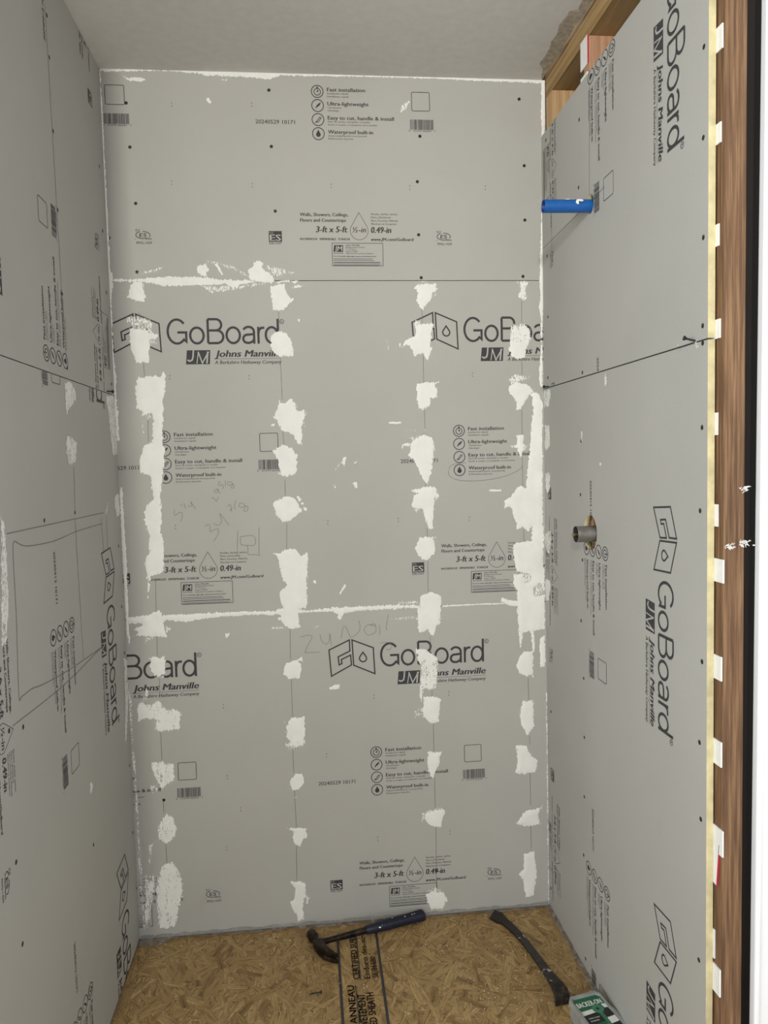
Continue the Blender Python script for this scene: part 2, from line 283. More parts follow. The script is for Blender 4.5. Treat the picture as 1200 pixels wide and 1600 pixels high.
# ------------------------------------------------------------------ the shell
PATCH_BACK = [
 (1,[(102,18323),(587,18301),(915,18348),(1570,18385),(2154,18374),(2594,18348),(2924,18311),(3479,18300),(3851,18285),(3848,18218),(3476,18200),(3397,18089),(3249,18089),(3031,18200),(2881,18152),(2366,18164),(1998,18139),(1487,18139),(1198,18184),(874,18239),(585,18250),(100,18272)]),
 (0.95,[(603,18257),(856,18257),(947,17836),(888,17726),(742,17709),(564,17782),(451,17837),(503,18038)]),
 (0.55,[(753,18385),(923,18549),(1399,18641),(1415,18586),(1248,18513),(991,18447),(789,18377)]),
 (1,[(2309,18587),(2387,18689),(2534,18704),(2658,18587),(2563,18495),(2576,18374),(2431,18403),(2323,18484)]),
 (0.5,[(2538,18807),(2869,18808),(3344,18661),(3779,18366),(3814,18311),(3557,18403),(3266,18551),(2755,18716),(2554,18741)]),
 (1,[(2756,18752),(2866,18716),(3021,18422),(2965,18422)]),
 (0.5,[(2403,18164),(2919,18163),(3475,18181),(4222,18236),(4220,18181),(3658,18089),(3283,17997),(2651,17924),(2436,18072)]),
 (1,[(3656,18550),(3847,18669),(3839,18754),(3942,18815),(4032,18793),(4074,18714),(4048,18613),(4225,18501),(4368,18355),(4353,18265),(4261,18214),(4103,18236),(3878,18250),(3743,18273)]),
 (0.48,[(4087,18770),(4299,18670),(4502,18659),(4704,18580),(4929,18513),(4939,18445),(4632,18445),(4447,18355),(4334,18367),(4183,18591)]),
 (0.95,[(4363,18209),(4558,18281),(4831,18285),(4807,18236),(4557,18236),(4442,18191)]),
 (0.95,[(4819,18276),(5070,18272),(4966,18231),(4908,18186),(4852,18231)]),
 (0.5,[(4790,18074),(5011,18209),(5216,18197),(5215,18141),(5098,18062),(4847,18051)]),
 (1,[(4246,18108),(4464,18175),(4646,18186),(4652,18029),(4792,17769),(4873,17814),(4888,17768),(4766,17667),(4623,17482),(4282,17470),(4299,17646),(4265,17984)]),
 (1,[(4213,16775),(4307,16865),(4469,16932),(4604,16886),(4737,16737),(4800,16577),(4841,16418),(4801,16235),(4560,16238),(4468,16216),(4300,16309),(4227,16514)]),
 (1,[(4976,17236),(5009,17254),(5045,17224),(5036,17178),(5002,17163),(4973,17190)]),
 (1,[(484,17033),(971,16990),(1007,16910),(1219,16829),(1156,16731),(986,16712),(952,16095),(619,16111),(491,16478),(477,16875)]),
 (0.52,[(381,17349),(693,17356),(1080,17247),(1106,16949),(1209,16591),(1012,16573),(715,16952),(521,16993),(509,17151),(382,17199)]),
 (1,[(578,15620),(657,15683),(962,15743),(1089,15754),(1214,15701),(1310,15867),(1370,15802),(1370,15493),(1294,15185),(1264,14771),(1253,14513),(1215,13890),(1275,13811),(1231,13368),(1159,12874),(1104,12456),(1096,12272),(853,12279),(900,12488),(848,13052),(585,13150),(587,13488),(661,13746),(744,13900),(937,13948),(989,14569),(958,14751),(766,14716),(682,14820),(570,14861),(551,15119),(580,15376),(635,15478)]),
 (0.5,[(541,15633),(659,15734),(886,15731),(956,15602),(749,15489),(592,15363),(526,15287)]),
 (0.5,[(682,14820),(970,14738),(975,14544),(835,14533),(775,14625),(730,14160),(679,14161),(684,14575)]),
 (1,[(870,12366),(1102,12412),(1118,11886),(1064,11518),(1130,11252),(1110,10458),(1016,10355),(757,10312),(711,10155),(657,9665),(631,9666),(639,9972),(674,10183),(632,10397),(594,10584),(623,10794),(719,10923),(757,11212),(740,11424),(685,11636),(638,11848),(667,12110),(750,12265)]),
 (0.95,[(94,9236),(272,9202),(711,9236),(766,9313),(948,9359),(1020,9222),(1227,9213),(1381,9179),(1376,9045),(1221,9079),(1065,9059),(1058,8885),(1076,8697),(1149,8586),(840,8627),(197,8671),(369,8770),(231,8843),(285,8908),(493,8965),(470,9019),(84,9010)]),
 (0.55,[(1061,8966),(1251,8863),(1229,8757),(1076,8697)]),
 (0.5,[(492,8644),(840,8614),(823,8526),(602,8499),(491,8443)]),
 (1,[(1081,9221),(1686,9210),(2396,9215),(3112,9221),(4038,9196),(4248,9266),(4973,9181),(5707,9213),(5704,9117),(4971,9107),(4345,9077),(3622,9109),(2596,9096),(1983,9051),(1677,8986),(1275,9056),(1076,9117)]),
 (1,[(5671,9237),(5887,9217),(6267,9222),(6866,9229),(7523,9223),(8183,9178),(8182,9106),(7520,9107),(6427,9105),(6045,9040),(5866,8845),(5801,9051),(5668,9111)]),
 (0.5,[(7579,9275),(7856,9330),(8159,9317),(8157,9223),(7688,9205)]),
 (0.45,[(7240,8849),(7791,8891),(8094,8877),(8092,8800),(7512,8760)]),
 (0.9,[(8820,9150),(9742,9161),(10868,9146),(10868,9107),(9741,9116),(8819,9100)]),
 (1,[(4402,15041),(4412,14969),(4556,14967),(4753,15108),(4799,15023),(4830,14878),(4898,14708),(5069,14789),(5088,14608),(5020,14367),(4990,14174),(4967,13810),(4882,13812),(4768,14057),(4627,14169),(4506,14171),(4401,14258),(4336,14500),(4241,14526),(4207,14587),(4323,14814)]),
 (0.5,[(4765,15108),(4892,14925),(4936,14779),(4818,14878)]),
 (0.5,[(5070,14801),(5164,14727),(5096,14462),(5103,14317),(5014,14173),(5024,14512)]),
 (0.9,[(4128,14372),(4201,14407),(4261,14405),(4247,14338),(4163,14330)]),
 (1,[(4176,13646),(4422,13810),(4590,13782),(4709,13694),(4836,13521),(4815,13059),(4710,12964),(4419,12959),(4361,13046),(4301,13412),(4257,13559)]),
 (0.6,[(4254,13073),(4374,13070),(4372,12997),(4275,12987)]),
 (1,[(4129,12235),(4375,12338),(4522,12383),(4715,12341),(4785,12253),(4922,11967),(4747,11837),(4548,11696),(4354,11690),(4238,11853),(4160,12076)]),
 (1,[(4765,12388),(4838,12398),(4931,12273),(4857,12226)]),
 (1,[(4900,12213),(4991,12215),(4981,12134),(4911,12151)]),
 (1,[(4970,12100),(5059,12073),(5073,11970),(4979,11985)]),
 (0.6,[(5030,12319),(5129,12341),(5156,12291),(5065,12257)]),
 (1,[(4096,10821),(4283,10814),(4419,10899),(4574,10927),(4707,10900),(4793,10807),(4868,10719),(5048,10809),(5054,10640),(5002,10010),(4967,9242),(4766,9228),(4753,8820),(4805,8681),(4481,8673),(4372,8769),(4222,8935),(4134,8957),(4247,9024),(4228,9116),(4298,9226),(4253,9544),(4191,9682),(4442,9897),(4337,10082),(4271,10444),(4192,10716)]),
 (0.48,[(3884,8769),(4217,8776),(4416,8722),(4369,8660),(3947,8657)]),
 (0.45,[(5086,8714),(5334,8748),(5331,8668),(5152,8665)]),
 (1,[(5173,9970),(5214,10025),(5263,9989),(5245,9928),(5200,9912)]),
 (1,[(4263,7548),(4347,7731),(4661,7779),(4762,7656),(4771,7442),(4697,7259),(4436,7246),(4257,7389)]),
 (0.9,[(4608,7760),(4811,7878),(4806,7729)]),
 (1,[(4426,6120),(4821,6151),(4798,5396),(4560,5356),(4427,5310),(4304,5588),(4287,5859)]),
 (0.55,[(4194,5406),(4827,5502),(4821,5286),(4370,5195)]),
 (0.6,[(4213,6014),(4423,6039),(4421,5958),(4227,5959)]),
 (1,[(4343,4340),(4533,4517),(4717,4478),(4751,4203),(4598,4050),(4439,4034),(4349,4176)]),
 (0.55,[(4244,4509),(4376,4555),(4348,4475)]),
 (0.5,[(4407,3845),(4565,3845),(4563,3780),(4431,3778)]),
 (1,[(4246,2927),(4616,2927),(4774,2888),(4766,2614),(4658,2567),(4572,2353),(4468,2416),(4367,2589),(4401,2806)]),
 (1,[(4250,1385),(4699,1294),(4714,904),(4601,691),(4613,217),(4478,172),(4303,549),(4230,778),(4365,822),(4402,1152)]),
 (0.45,[(4692,1072),(4819,839),(4758,594),(4654,686)]),
 (1,[(617,8038),(739,8063),(858,8026),(1027,8080),(1043,7954),(1006,7578),(836,7492),(731,7529),(647,7691)]),
 (0.6,[(836,7492),(976,7579),(1060,7417),(894,7426)]),
 (0.8,[(211,6675),(322,6795),(592,6748),(809,6862),(954,6696),(1040,6564),(1255,6615),(1415,6415),(1382,5971),(740,5940),(669,6046),(693,6267),(454,6344),(238,6246)]),
 (0.6,[(474,7165),(564,7160),(539,6909),(351,6761),(223,6611),(355,6856)]),
 (0.77,[(537,5099),(857,5094),(1159,5010),(1154,4513),(952,4431),(793,4281),(708,4447),(611,4678),(528,4875)]),
 (0.45,[(449,4464),(709,4479),(729,4221),(436,4151)]),
 (0.78,[(591,3143),(785,3506),(891,3605),(1091,3483),(1180,3153),(1120,2942),(960,2791),(828,2693),(656,2868)]),
 (0.8,[(511,1253),(555,1685),(729,2160),(987,2194),(1184,1961),(1269,1518),(1230,1194),(1138,819),(1011,254),(548,294),(514,708)]),
 (0.6,[(148,2907),(165,2366),(169,1282),(202,254),(110,262),(101,1830),(77,2697)]),
 (0.55,[(207,1930),(537,1849),(460,1258),(291,290),(148,302)]),
 (0.62,[(344,2730),(510,2799),(427,2292),(312,1976)]),
 (1,[(8294,18172),(8851,18196),(8812,18099),(8872,18039),(8721,17919),(8706,17798),(8593,17678),(8440,17486),(8355,17558),(8260,17739),(8288,17896),(8278,18016),(8225,18052)]),
 (0.45,[(8696,17907),(8871,17955),(8869,17870),(8743,17750),(8643,17726)]),
 (1,[(8345,18256),(8604,18261),(8604,18237),(8357,18227)]),
 (1,[(8233,17076),(8705,17098),(8728,17037),(8689,16928),(8671,16661),(8645,16589),(8666,16394),(8612,16224),(8560,16079),(8486,16128),(8415,16275),(8265,16240),(8165,16180),(8106,16351),(8048,16497),(7949,16522),(7772,16330),(7760,16354),(7952,16619),(8102,16739),(8201,16738)]),
 (0.55,[(8161,17173),(8335,17196),(8382,17075),(8157,16980)]),
 (1,[(7748,16572),(7790,16572),(7812,16463),(7770,16439)]),
 (0.6,[(7375,16696),(7423,16671),(7491,16405),(7428,16357),(7377,16503)]),
 (1,[(8223,15462),(8847,15482),(8745,15393),(8793,15270),(8788,15050),(8613,15028),(8597,14832),(8382,14725),(8259,14789),(8228,15083),(8220,15303)]),
 (0.5,[(8210,14814),(8584,14832),(8557,14734),(8381,14664),(8207,14716)]),
 (1,[(7937,13430),(8027,13624),(8000,13709),(7816,13713),(7757,13588),(7789,13769),(8059,13792),(8118,13902),(8347,14023),(8489,14007),(8658,13891),(8696,13694),(8661,13329),(8581,12936),(8461,12629),(8322,12802),(8186,13115),(8105,13314)]),
 (0.5,[(7864,13977),(8347,14023),(8631,13990),(8657,13863),(8116,13813)]),
 (0.5,[(7869,14159),(8521,14174),(8520,14104),(7896,14116)]),
 (0.95,[(7389,14391),(7775,14389),(7774,14350),(7618,14325),(7394,14352)]),
 (1,[(8015,12472),(8258,12507),(8374,12561),(8688,12552),(8713,12396),(8650,12086),(8606,11348),(8464,11382),(8411,11611),(8318,11926),(8075,11933),(8020,12048),(8055,12330),(8227,12367),(8029,12429)]),
 (0.5,[(7993,12077),(8334,12010),(8301,11841),(8073,11820)]),
 (0.5,[(8658,12482),(8786,12450),(8825,12223),(8665,12114)]),
 (1,[(8140,10966),(8229,11119),(8573,11122),(8642,10977),(8636,10663),(8475,10526),(8416,10470),(8245,10505),(8106,10710),(8093,10796)]),
 (0.5,[(8115,11123),(8703,11151),(8700,11003),(8170,11050)]),
 (0.95,[(8188,9447),(8507,9563),(8808,9421),(8787,9134),(8763,8643),(8631,8562),(8567,8247),(8482,8309),(8398,8457),(8281,8405),(8137,8412),(8099,8673),(8108,9077),(8182,9160)]),
 (0.45,[(7526,9332),(7812,9319),(8128,9335),(8140,9205),(7523,9217)]),
 (0.45,[(7686,8836),(8061,8906),(8087,8789),(7713,8763)]),
 (0.5,[(8783,8903),(9044,8885),(9043,8845),(8782,8845)]),
 (0.75,[(8026,7925),(8358,7909),(8471,7787),(8644,7720),(8698,7543),(8639,6728),(8420,6711),(8276,6748),(8166,6345),(8112,6552),(8159,7425),(8061,7575)]),
 (1,[(8040,7910),(8357,7894),(8368,7705),(8264,7565),(8134,7571)]),
 (1,[(8242,6516),(8475,6532),(8735,6430),(8702,6256),(8649,5759),(8458,5726),(8286,5869),(8175,6110),(8222,6254)]),
 (0.48,[(7973,6180),(8206,6196),(8258,5900),(7954,5932)]),
 (1,[(8317,4893),(8704,4868),(8674,4537),(8567,4369),(8446,4113),(8335,4325),(8300,4620)]),
 (1,[(8193,3073),(8543,3178),(8804,3148),(8711,2829),(8648,2627),(8359,2678),(8190,2926)]),
 (0.5,[(8078,3111),(8370,3208),(8835,3234),(8832,3116),(8307,2977),(8072,2817)]),
 (1,[(8189,642),(8378,746),(8727,658),(8811,441),(8689,181),(8337,181),(8226,430)]),
 (0.5,[(8174,733),(8498,886),(8786,653),(8550,582)]),
 (0.7,[(11067,18251),(11588,18262),(11405,18134),(11367,18053),(11426,17890),(11399,17715),(11254,17727),(11135,17844),(11210,18076),(11187,18169)]),
 (0.7,[(10907,17122),(11100,17051),(11319,17096),(11487,16931),(11532,16649),(11382,16322),(11331,16122),(11136,16089),(10942,16161),(10860,16373),(10927,16795)]),
 (0.9,[(10936,16607),(11215,16581),(11359,16416),(11331,16122),(11136,16089),(10942,16161),(10860,16373)]),
 (1,[(11480,15095),(11587,15166),(11753,15120),(11826,14795),(11806,12392),(11792,10621),(11488,10632),(11496,11324),(11356,11193),(11220,11303),(11051,11263),(10979,11610),(10862,11912),(10679,11888),(10667,12097),(10865,12180),(11021,12414),(11174,12499),(11310,12436),(11362,12881),(11515,14211),(11552,14800),(11525,15035)]),
 (0.85,[(10831,15207),(10878,15338),(11061,15452),(11392,15360),(11602,15181),(11449,15066),(11326,14891),(11202,14688),(11065,14661),(11039,14955)]),
 (0.5,[(10836,15504),(10985,15714),(11203,15664),(11472,15661),(11495,15519),(11250,15475),(10931,15314)]),
 (1,[(11056,13954),(11253,13950),(11280,13625),(11215,13360),(11139,13332),(11081,13511)]),
 (0.55,[(10855,13663),(11068,13718),(11417,13681),(11369,13504),(10885,13604)]),
 (0.95,[(11497,11375),(11810,11365),(11821,10158),(11828,9672),(11630,9650),(11505,9503),(11534,9320),(11824,9308),(11832,8331),(11522,8285),(11367,8292),(11058,8245),(11019,8826),(11012,9463),(10908,9709),(10927,9950),(11019,9977),(11234,9968),(11261,9695),(11416,9749),(11433,9930),(11234,9999),(11020,10037),(10934,10492),(10923,10793),(11062,10894),(11461,10925)]),
 (0.5,[(11204,10000),(11449,9960),(11445,9657),(11230,9696)]),
 (0.5,[(11492,9686),(11829,9733),(11824,9247),(11503,9291)]),
 (0.9,[(10503,9212),(10581,9314),(10687,9249),(11039,9189),(11037,9022),(10700,9082),(10609,9147)]),
 (0.9,[(11043,8276),(11182,8270),(11164,8057),(11114,7815),(11077,7817)]),
 (0.85,[(11398,8290),(11516,8285),(11519,8040),(11521,7666),(11468,7669)]),
 (1,[(11674,8063),(11830,8148),(11839,7211),(11680,7219)]),
 (1,[(10968,7301),(11080,7572),(11205,7703),(11453,7676),(11479,7306),(11445,7000),(11289,6947),(11043,7083)]),
 (0.5,[(11445,7031),(11570,7055),(11568,6917),(11381,6880)]),
 (1,[(11165,6231),(11460,6243),(11480,5478),(11270,5196),(11097,5560),(11042,5857)]),
 (1,[(10912,4953),(11237,4903),(11322,4662),(11557,4440),(11524,4116),(11196,4048),(10901,4097),(10983,4506)]),
 (0.85,[(10911,2580),(11183,2948),(11540,2983),(11691,3062),(11568,2742),(11654,2496),(11177,2471)]),
 (0.9,[(11107,1637),(11436,1701),(11518,1001),(11390,346),(11150,306),(11097,854),(10968,1046),(11102,1216)]),
 (1,[(6053,13269),(6129,13445),(6194,13451),(6171,13266),(6139,13160),(6113,13232)]),
 (0.6,[(5852,13096),(6037,13341),(6053,13269),(5887,13059)]),
 (1,[(6392,13261),(6502,13337),(6530,13322),(6435,13246)]),
 (0.7,[(6528,13525),(6550,13525),(6569,13149),(6538,13061)]),
 (1,[(6287,12656),(6415,12753),(6486,12730),(6503,12571),(6428,12563),(6384,12671)]),
 (1,[(5798,12687),(5834,12686),(5899,12613),(5880,12553)]),
 (1,[(5880,9603),(6049,9869),(6107,9877),(6064,9759),(5926,9583)]),
 (0.9,[(5894,9457),(5921,9383),(5815,9223),(5786,9206),(5891,9348)]),
 (0.8,[(6324,10003),(6426,10047),(6432,10010),(6334,9977)]),
 (0.95,[(10214,12422),(10605,12422),(10604,12357),(10241,12367)]),
 (0.9,[(5508,6918),(5717,7018),(5869,7009),(5823,6901),(5577,6859)]),
 (0.9,[(2671,8626),(2824,8618),(2779,8515),(2716,8481)]),
 (1,[(5175,10019),(5248,10016),(5267,9936),(5204,9912)]),
 (1,[(2694,23027),(2796,23079),(2860,22981),(2822,22881)]),
 (0.8,[(7928,22975),(8089,23063),(8198,23201),(8230,23066),(8084,22859),(7940,22721)]),
 (1,[(637,23527),(1056,23548),(1177,23492),(1051,23435),(707,23456)]),
 (0.7,[(3125,23565),(3326,23560),(3299,23495),(3148,23506)]),
 (0.6,[(492,23573),(713,23578),(661,23528),(514,23534)]),
 (1,[(-52,23768),(1066,23768),(2356,23777),(3562,23794),(5602,23787),(5599,23686),(4727,23694),(4572,23626),(4366,23571),(3809,23622),(3354,23620),(2751,23630),(2403,23695),(1657,23725),(178,23672),(7,23672),(-15,23730)]),
 (1,[(5603,23807),(7743,23810),(9927,23787),(11596,23786),(12017,23797),(12044,23691),(11819,23649),(11035,23672),(10036,23679),(9046,23697),(7957,23711),(6665,23700),(5599,23688)]),
 (1,[(-31,23730),(31,23667),(45,22560),(32,21577),(46,20091),(44,18590),(117,18389),(85,18053),(39,17750),(36,16227),(80,15716),(46,15341),(74,14861),(86,14001),(19,14002),(-36,15376),(-18,17245),(-38,18255),(-20,20090),(-34,21904)]),
 (1,[(32,12791),(98,12754),(102,12092),(123,11041),(119,9807),(107,9134),(116,8563),(91,8386),(38,8745),(24,10341),(19,11746)]),
 (0.8,[(5,7226),(96,6952),(97,6591),(92,5686),(120,5139),(132,4225),(130,2569),(110,898),(58,903),(66,3496),(25,5327)]),
 (1,[(11901,23697),(12010,23700),(12023,23149),(11958,22196),(11884,22195),(11877,23146)]),
 (1,[(11815,19221),(11907,20890),(11923,20715),(11893,17892),(11842,16642),(11846,15293),(11771,15312),(11737,15655),(11780,16104),(11810,17179),(11759,17536),(11800,17892),(11785,18247)]),
 (0.8,[(11826,6489),(11902,6390),(11917,4186),(11949,1660),(11914,131),(11837,196),(11841,2448)]),
]
PATCH_RIGHT = [
 (0.72,[(-5,15220),(-569,15211),(-700,15028),(-460,14688),(13,14701)]),
 (0.74,[(-67,14230),(-537,14207),(-536,13600),(-156,13446),(-17,13611)]),
 (0.74,[(-69,12869),(-542,12904),(-499,12436),(-287,12253),(-54,12422)]),
 (0.7,[(38,11133),(-537,11273),(-619,10972),(-402,10551),(-137,10580),(49,10815)]),
 (0.74,[(131,9833),(-397,9821),(-505,9689),(-282,9168),(-89,9145),(146,9403)]),
 (0.6,[(-4481,15180),(-4632,15206),(-4666,14916),(-4514,14816)]),
 (0.6,[(-2932,13955),(-3110,13947),(-3104,13665),(-2970,13669)]),
 (0.6,[(-5125,13919),(-5265,13857),(-5194,13776),(-5088,13837)]),
 (0.5,[(-4141,13160),(-4299,13190),(-4335,13042),(-4179,13041)]),
 (0.6,[(-8618,15297),(-8751,15211),(-8708,15085),(-8596,15190)]),
 (0.5,[(-7913,15314),(-8059,15338),(-8011,15219)]),
]
PATCH_LEFT = [
 (0.7,[(-4440,15157),(-4017,15228),(-3618,15043),(-3607,14817),(-4074,14614),(-4380,14443),(-4459,14777)]),
 (0.68,[(-4496,14016),(-4174,14028),(-3716,13902),(-3887,13474),(-4383,13335),(-4587,13635)]),
 (0.66,[(-1004,15153),(-176,15258),(133,15009),(43,14176),(49,13831),(-590,13819),(-807,14807)]),
 (0.68,[(-575,14155),(97,14178),(198,13594),(-521,13626)]),
 (0.68,[(-491,12560),(-153,12643),(157,12533),(-33,11992),(-372,11938),(-582,12335)]),
 (0.75,[(-1633,12083),(-1275,12445),(-1170,12459),(-1413,12104)]),
 (0.66,[(-8331,12554),(-8160,12446),(-8140,11715),(-8183,10988),(-8359,10439),(-8649,10364)]),
 (0.68,[(-366,8205),(86,8016),(39,6958),(-426,5895),(-659,5942),(-381,7086)]),
 (0.8,[(-4118,6016),(-4019,6256),(-3858,6205),(-3807,6041),(-3961,5948)]),
]
PENCIL_BACK = [[(2481,12384),(2506,12418),(2550,12370),(2594,12303),(2631,12368),(2649,12426)],[(2641,12649),(2547,12605),(2580,12545),(2650,12567),(2641,12649),(2717,12506)],[(2729,12846),(2676,12824),(2679,12742),(2761,12763),(2801,12727),(2775,12634)],[(2858,12883),(2851,12702)],[(3029,12826),(2949,12840),(2912,12794),(2957,12735),(3050,12767),(3095,12731),(3070,12661),(3012,12674),(3050,12755),(3029,12826)],[(1460,12109),(1449,12004),(1477,11956),(1583,12035),(1651,12021),(1659,11927),(1618,11776)],[(1626,12256),(1670,12208)],[(1719,12289),(1759,12135)],[(1831,12227),(1864,12184),(1934,12212),(1904,12318),(2022,12116)],[(2256,11626),(2351,11682),(2400,11645),(2394,11480),(2554,11550),(2627,11520),(2594,11379),(2472,11206)],[(2502,11712),(2581,11651),(2686,11683),(2714,11800),(2681,11971),(2916,11628)],[(2877,12149),(2972,12205),(2999,11992)],[(2931,12041),(3026,12109)],[(3126,12306),(3083,12190),(3095,12071)],[(3332,12218),(3240,12244),(3198,12174),(3247,12114),(3365,12158),(3446,12132),(3419,12026),(3348,12005),(3327,12053),(3376,12122),(3332,12218)],[(3143,11479),(3107,10804)],[(3729,11550),(3703,10782)],[(3214,11311),(3569,11322),(3596,11072),(3292,11075),(3212,11116),(3214,11311)],[(3362,11073),(3400,11019),(3400,10817)],[(3400,10810),(3750,10780)],[(4774,8414),(4966,8469),(5100,8428),(5051,8305),(4957,8150),(4908,8015),(4918,7973),(5311,7972)],[(5325,8470),(5374,8276),(5506,8187),(5591,8320),(5596,8485),(5640,8125)],[(5917,8332),(5979,8631),(6061,8655),(6138,8459),(6216,8345),(6439,8528),(6445,8775),(6419,8804)],[(6906,8644),(6688,8681),(6576,8549),(6681,8390),(6902,8478),(6880,8700),(6770,8678)],[(7016,8666),(7020,8374)],[(7270,8958),(7206,8575),(7243,8518)],[(7003,8142),(7223,8159),(7359,8070),(7273,7935),(7191,7967)],[(9088,13024),(9201,13157),(9588,13202)],[(9076,12997),(9112,12833),(9358,12718),(9801,12679),(10358,12719),(10806,12817),(11145,12973),(11213,13080)]]
STUD_LINES_BACK = [[(758,17427),(739,16220)],[(800,16083),(818,15706)],[(854,14589),(845,13985)],[(873,10219),(853,9332)],[(840,8618),(834,8081)],[(860,7450),(855,6909)],[(830,5914),(833,5148)],[(820,3994),(822,3626)],[(836,2700),(849,2142)],[(4456,17461),(4457,16961)],[(4466,16181),(4482,15048)],[(4471,14171),(4492,13731)],[(4481,12847),(4485,12403)],[(4495,11637),(4472,10922)],[(4489,8664),(4480,7808)],[(4481,7259),(4482,6155)],[(4456,5324),(4467,4524)],[(4469,4020),(4490,2950)],[(4472,2386),(4459,1384)],[(8414,17497),(8423,17110)],[(8423,16228),(8426,15483)],[(8428,14718),(8435,14181)],[(8421,12653),(8438,12562)],[(8431,11364),(8444,11109)],[(8431,10470),(8431,9552)],[(8460,8258),(8472,7047)],[(8485,6766),(8479,6485)],[(8502,5733),(8503,4883)],[(8507,4124),(8507,3210)],[(8515,2635),(8497,767)],[(11261,17716),(11253,17093)],[(11239,16020),(11252,15571)],[(11222,14670),(11232,13945)],[(11224,13308),(11231,12449)],[(11235,11236),(11250,10903)],[(11314,6896),(11325,6270)],[(11331,5183),(11348,4933)],[(11337,4070),(11345,3105)],[(11338,2485),(11349,1804)]]
LINES_RIGHT = [[(-3691,22075),(-3638,19222)],[(-100,19141),(-4577,19281)],[(-852,19668),(-826,18827)]]
LINES_LEFT = [[(-4459,22813),(-4288,16876)],[(-4288,16876),(-4219,15671)],[(-8099,12236),(-1686,12185)],[(-4056,13334),(-4127,12354)],[(-4156,12188),(-4056,9065)],[(-1958,12060),(-1875,11176)],[(-1859,11925),(-4056,11926),(-5616,11869),(-7071,11921),(-7540,12005),(-7773,12074),(-7862,11873),(-7870,10819),(-7956,9440),(-7814,9363),(-7301,9349),(-6616,9247),(-5007,9101),(-2531,8960)],[(-8289,9001),(-5482,8896),(-2410,8963)],[(-1447,12105),(-1486,11212)]]
DOTS_BACK = [[(1740,20906),(1744,20872)],[(1737,20822),(1741,20789)],[(1823,22925),(1827,22893)],[(1820,22843),(1823,22810)],[(3921,22971),(3925,22938)],[(3918,22888),(3922,22855)],[(3865,20864),(3869,20831)],[(3862,20780),(3866,20746)],[(5984,20872),(5988,20838)],[(5982,20787),(5986,20753)],[(10263,20871),(10268,20836)],[(10262,20784),(10267,20749)],[(8146,20846),(8151,20812)],[(8144,20760),(8149,20726)],[(1479,15767),(1483,15732)],[(1476,15681),(1479,15646)],[(3601,15740),(3605,15705)],[(3598,15653),(3602,15618)],[(9815,15733),(9820,15697)],[(9814,15643),(9818,15608)],[(1466,11699),(1470,11663)],[(1463,11611),(1466,11575)],[(5634,11690),(5638,11654)],[(5631,11600),(5636,11564)],[(7617,11699),(7621,11663)],[(7614,11609),(7619,11572)],[(9654,11672),(9659,11635)],[(9652,11581),(9657,11544)],[(2575,6631),(2579,6595)],[(2572,6540),(2576,6504)],[(6802,6671),(6807,6634)],[(6800,6579),(6804,6541)],[(8968,6646),(8973,6608)],[(8966,6552),(8971,6514)],[(2606,4592),(2610,4554)],[(2603,4499),(2607,4462)],[(2946,3641),(2950,3604)],[(2943,3549),(2947,3511)],[(2513,2536),(2517,2498)],[(2510,2442),(2514,2405)],[(6809,2494),(6814,2456)],[(6807,2399),(6811,2360)],[(8928,2528),(8933,2489)],[(8926,2432),(8931,2393)],[(8143,24682),(8147,24649)],[(8141,24598),(8145,24565)],[(5407,5041),(5411,5004)],[(5404,4948),(5408,4910)]]
SCREWS_BACK = [(649,22883),(698,21752),(783,20296),(738,18507),(4391,23298),(4410,21829),(4457,20127),(4436,18440),(8459,22169),(8362,20952),(8367,19520),(8414,18354),(11258,23218),(11381,21423),(11381,19940),(11306,18389),(837,3993),(820,1865),(8508,1327)]
SCREWS_RIGHT = [(-8897,20080),(-8884,18610),(-8893,16960),(-8880,15483),(-8882,15191),(-8868,13751),(-8810,12307),(-8890,9650),(-8809,8170),(-8861,6787),(-8806,4130),(-3002,21404),(-2924,19834),(-3094,15353),(-2971,13685),(-2898,12347),(-2999,10716),(-2876,9153),(-426,21955),(-436,18843),(-439,17187),(-384,15521),(-3028,7713),(-3043,6200),(-3012,4638),(-2934,3064),(-367,5996),(-198,639),(-3018,339)]
SCREWS_LEFT = [(-4358,22691),(-4327,21861),(-4318,20375),(-4281,18772),(-4262,17030),(-4161,15473),(-464,19441),(-483,21069),(-359,17892),(-265,15520),(-6164,12321),(-4130,12340),(-7834,8823),(-8466,8975),(-8483,6728),(-8407,5247),(-320,11202),(-279,9545),(-232,8269),(-245,5135),(-237,3230),(-91,1555),(-3982,4766)]

def kind(o, label): o['kind'] = 'structure'; o['label'] = label; return o
floor = kind(box('floor', (-0.30, YF, -0.06), (2.2, 0.06, -0.0022), M['osb_base']), 'oriented strand board subfloor with stamped black print')
ceiling = empty('ceiling'); kind(ceiling, 'grey painted drywall ceiling with a torn right edge')
wall_back = kind(box('wall_back', (-0.12, T, -0.05), (W+0.13, T+0.03, H+0.12), M['sheath']), 'back wall of three stacked grey backer boards with white compound')
wall_left = kind(box('wall_left', (-T-0.10, -1.0, -0.05), (-T, T, H+0.12), M['sheath']), 'left wall of grey backer boards in shade')
wall_right = kind(box('wall_right', (W+0.1065, -0.845, -0.05), (W+0.119, T, H+0.12), M['gypsum']), 'right wing wall of studs and grey backer boards')

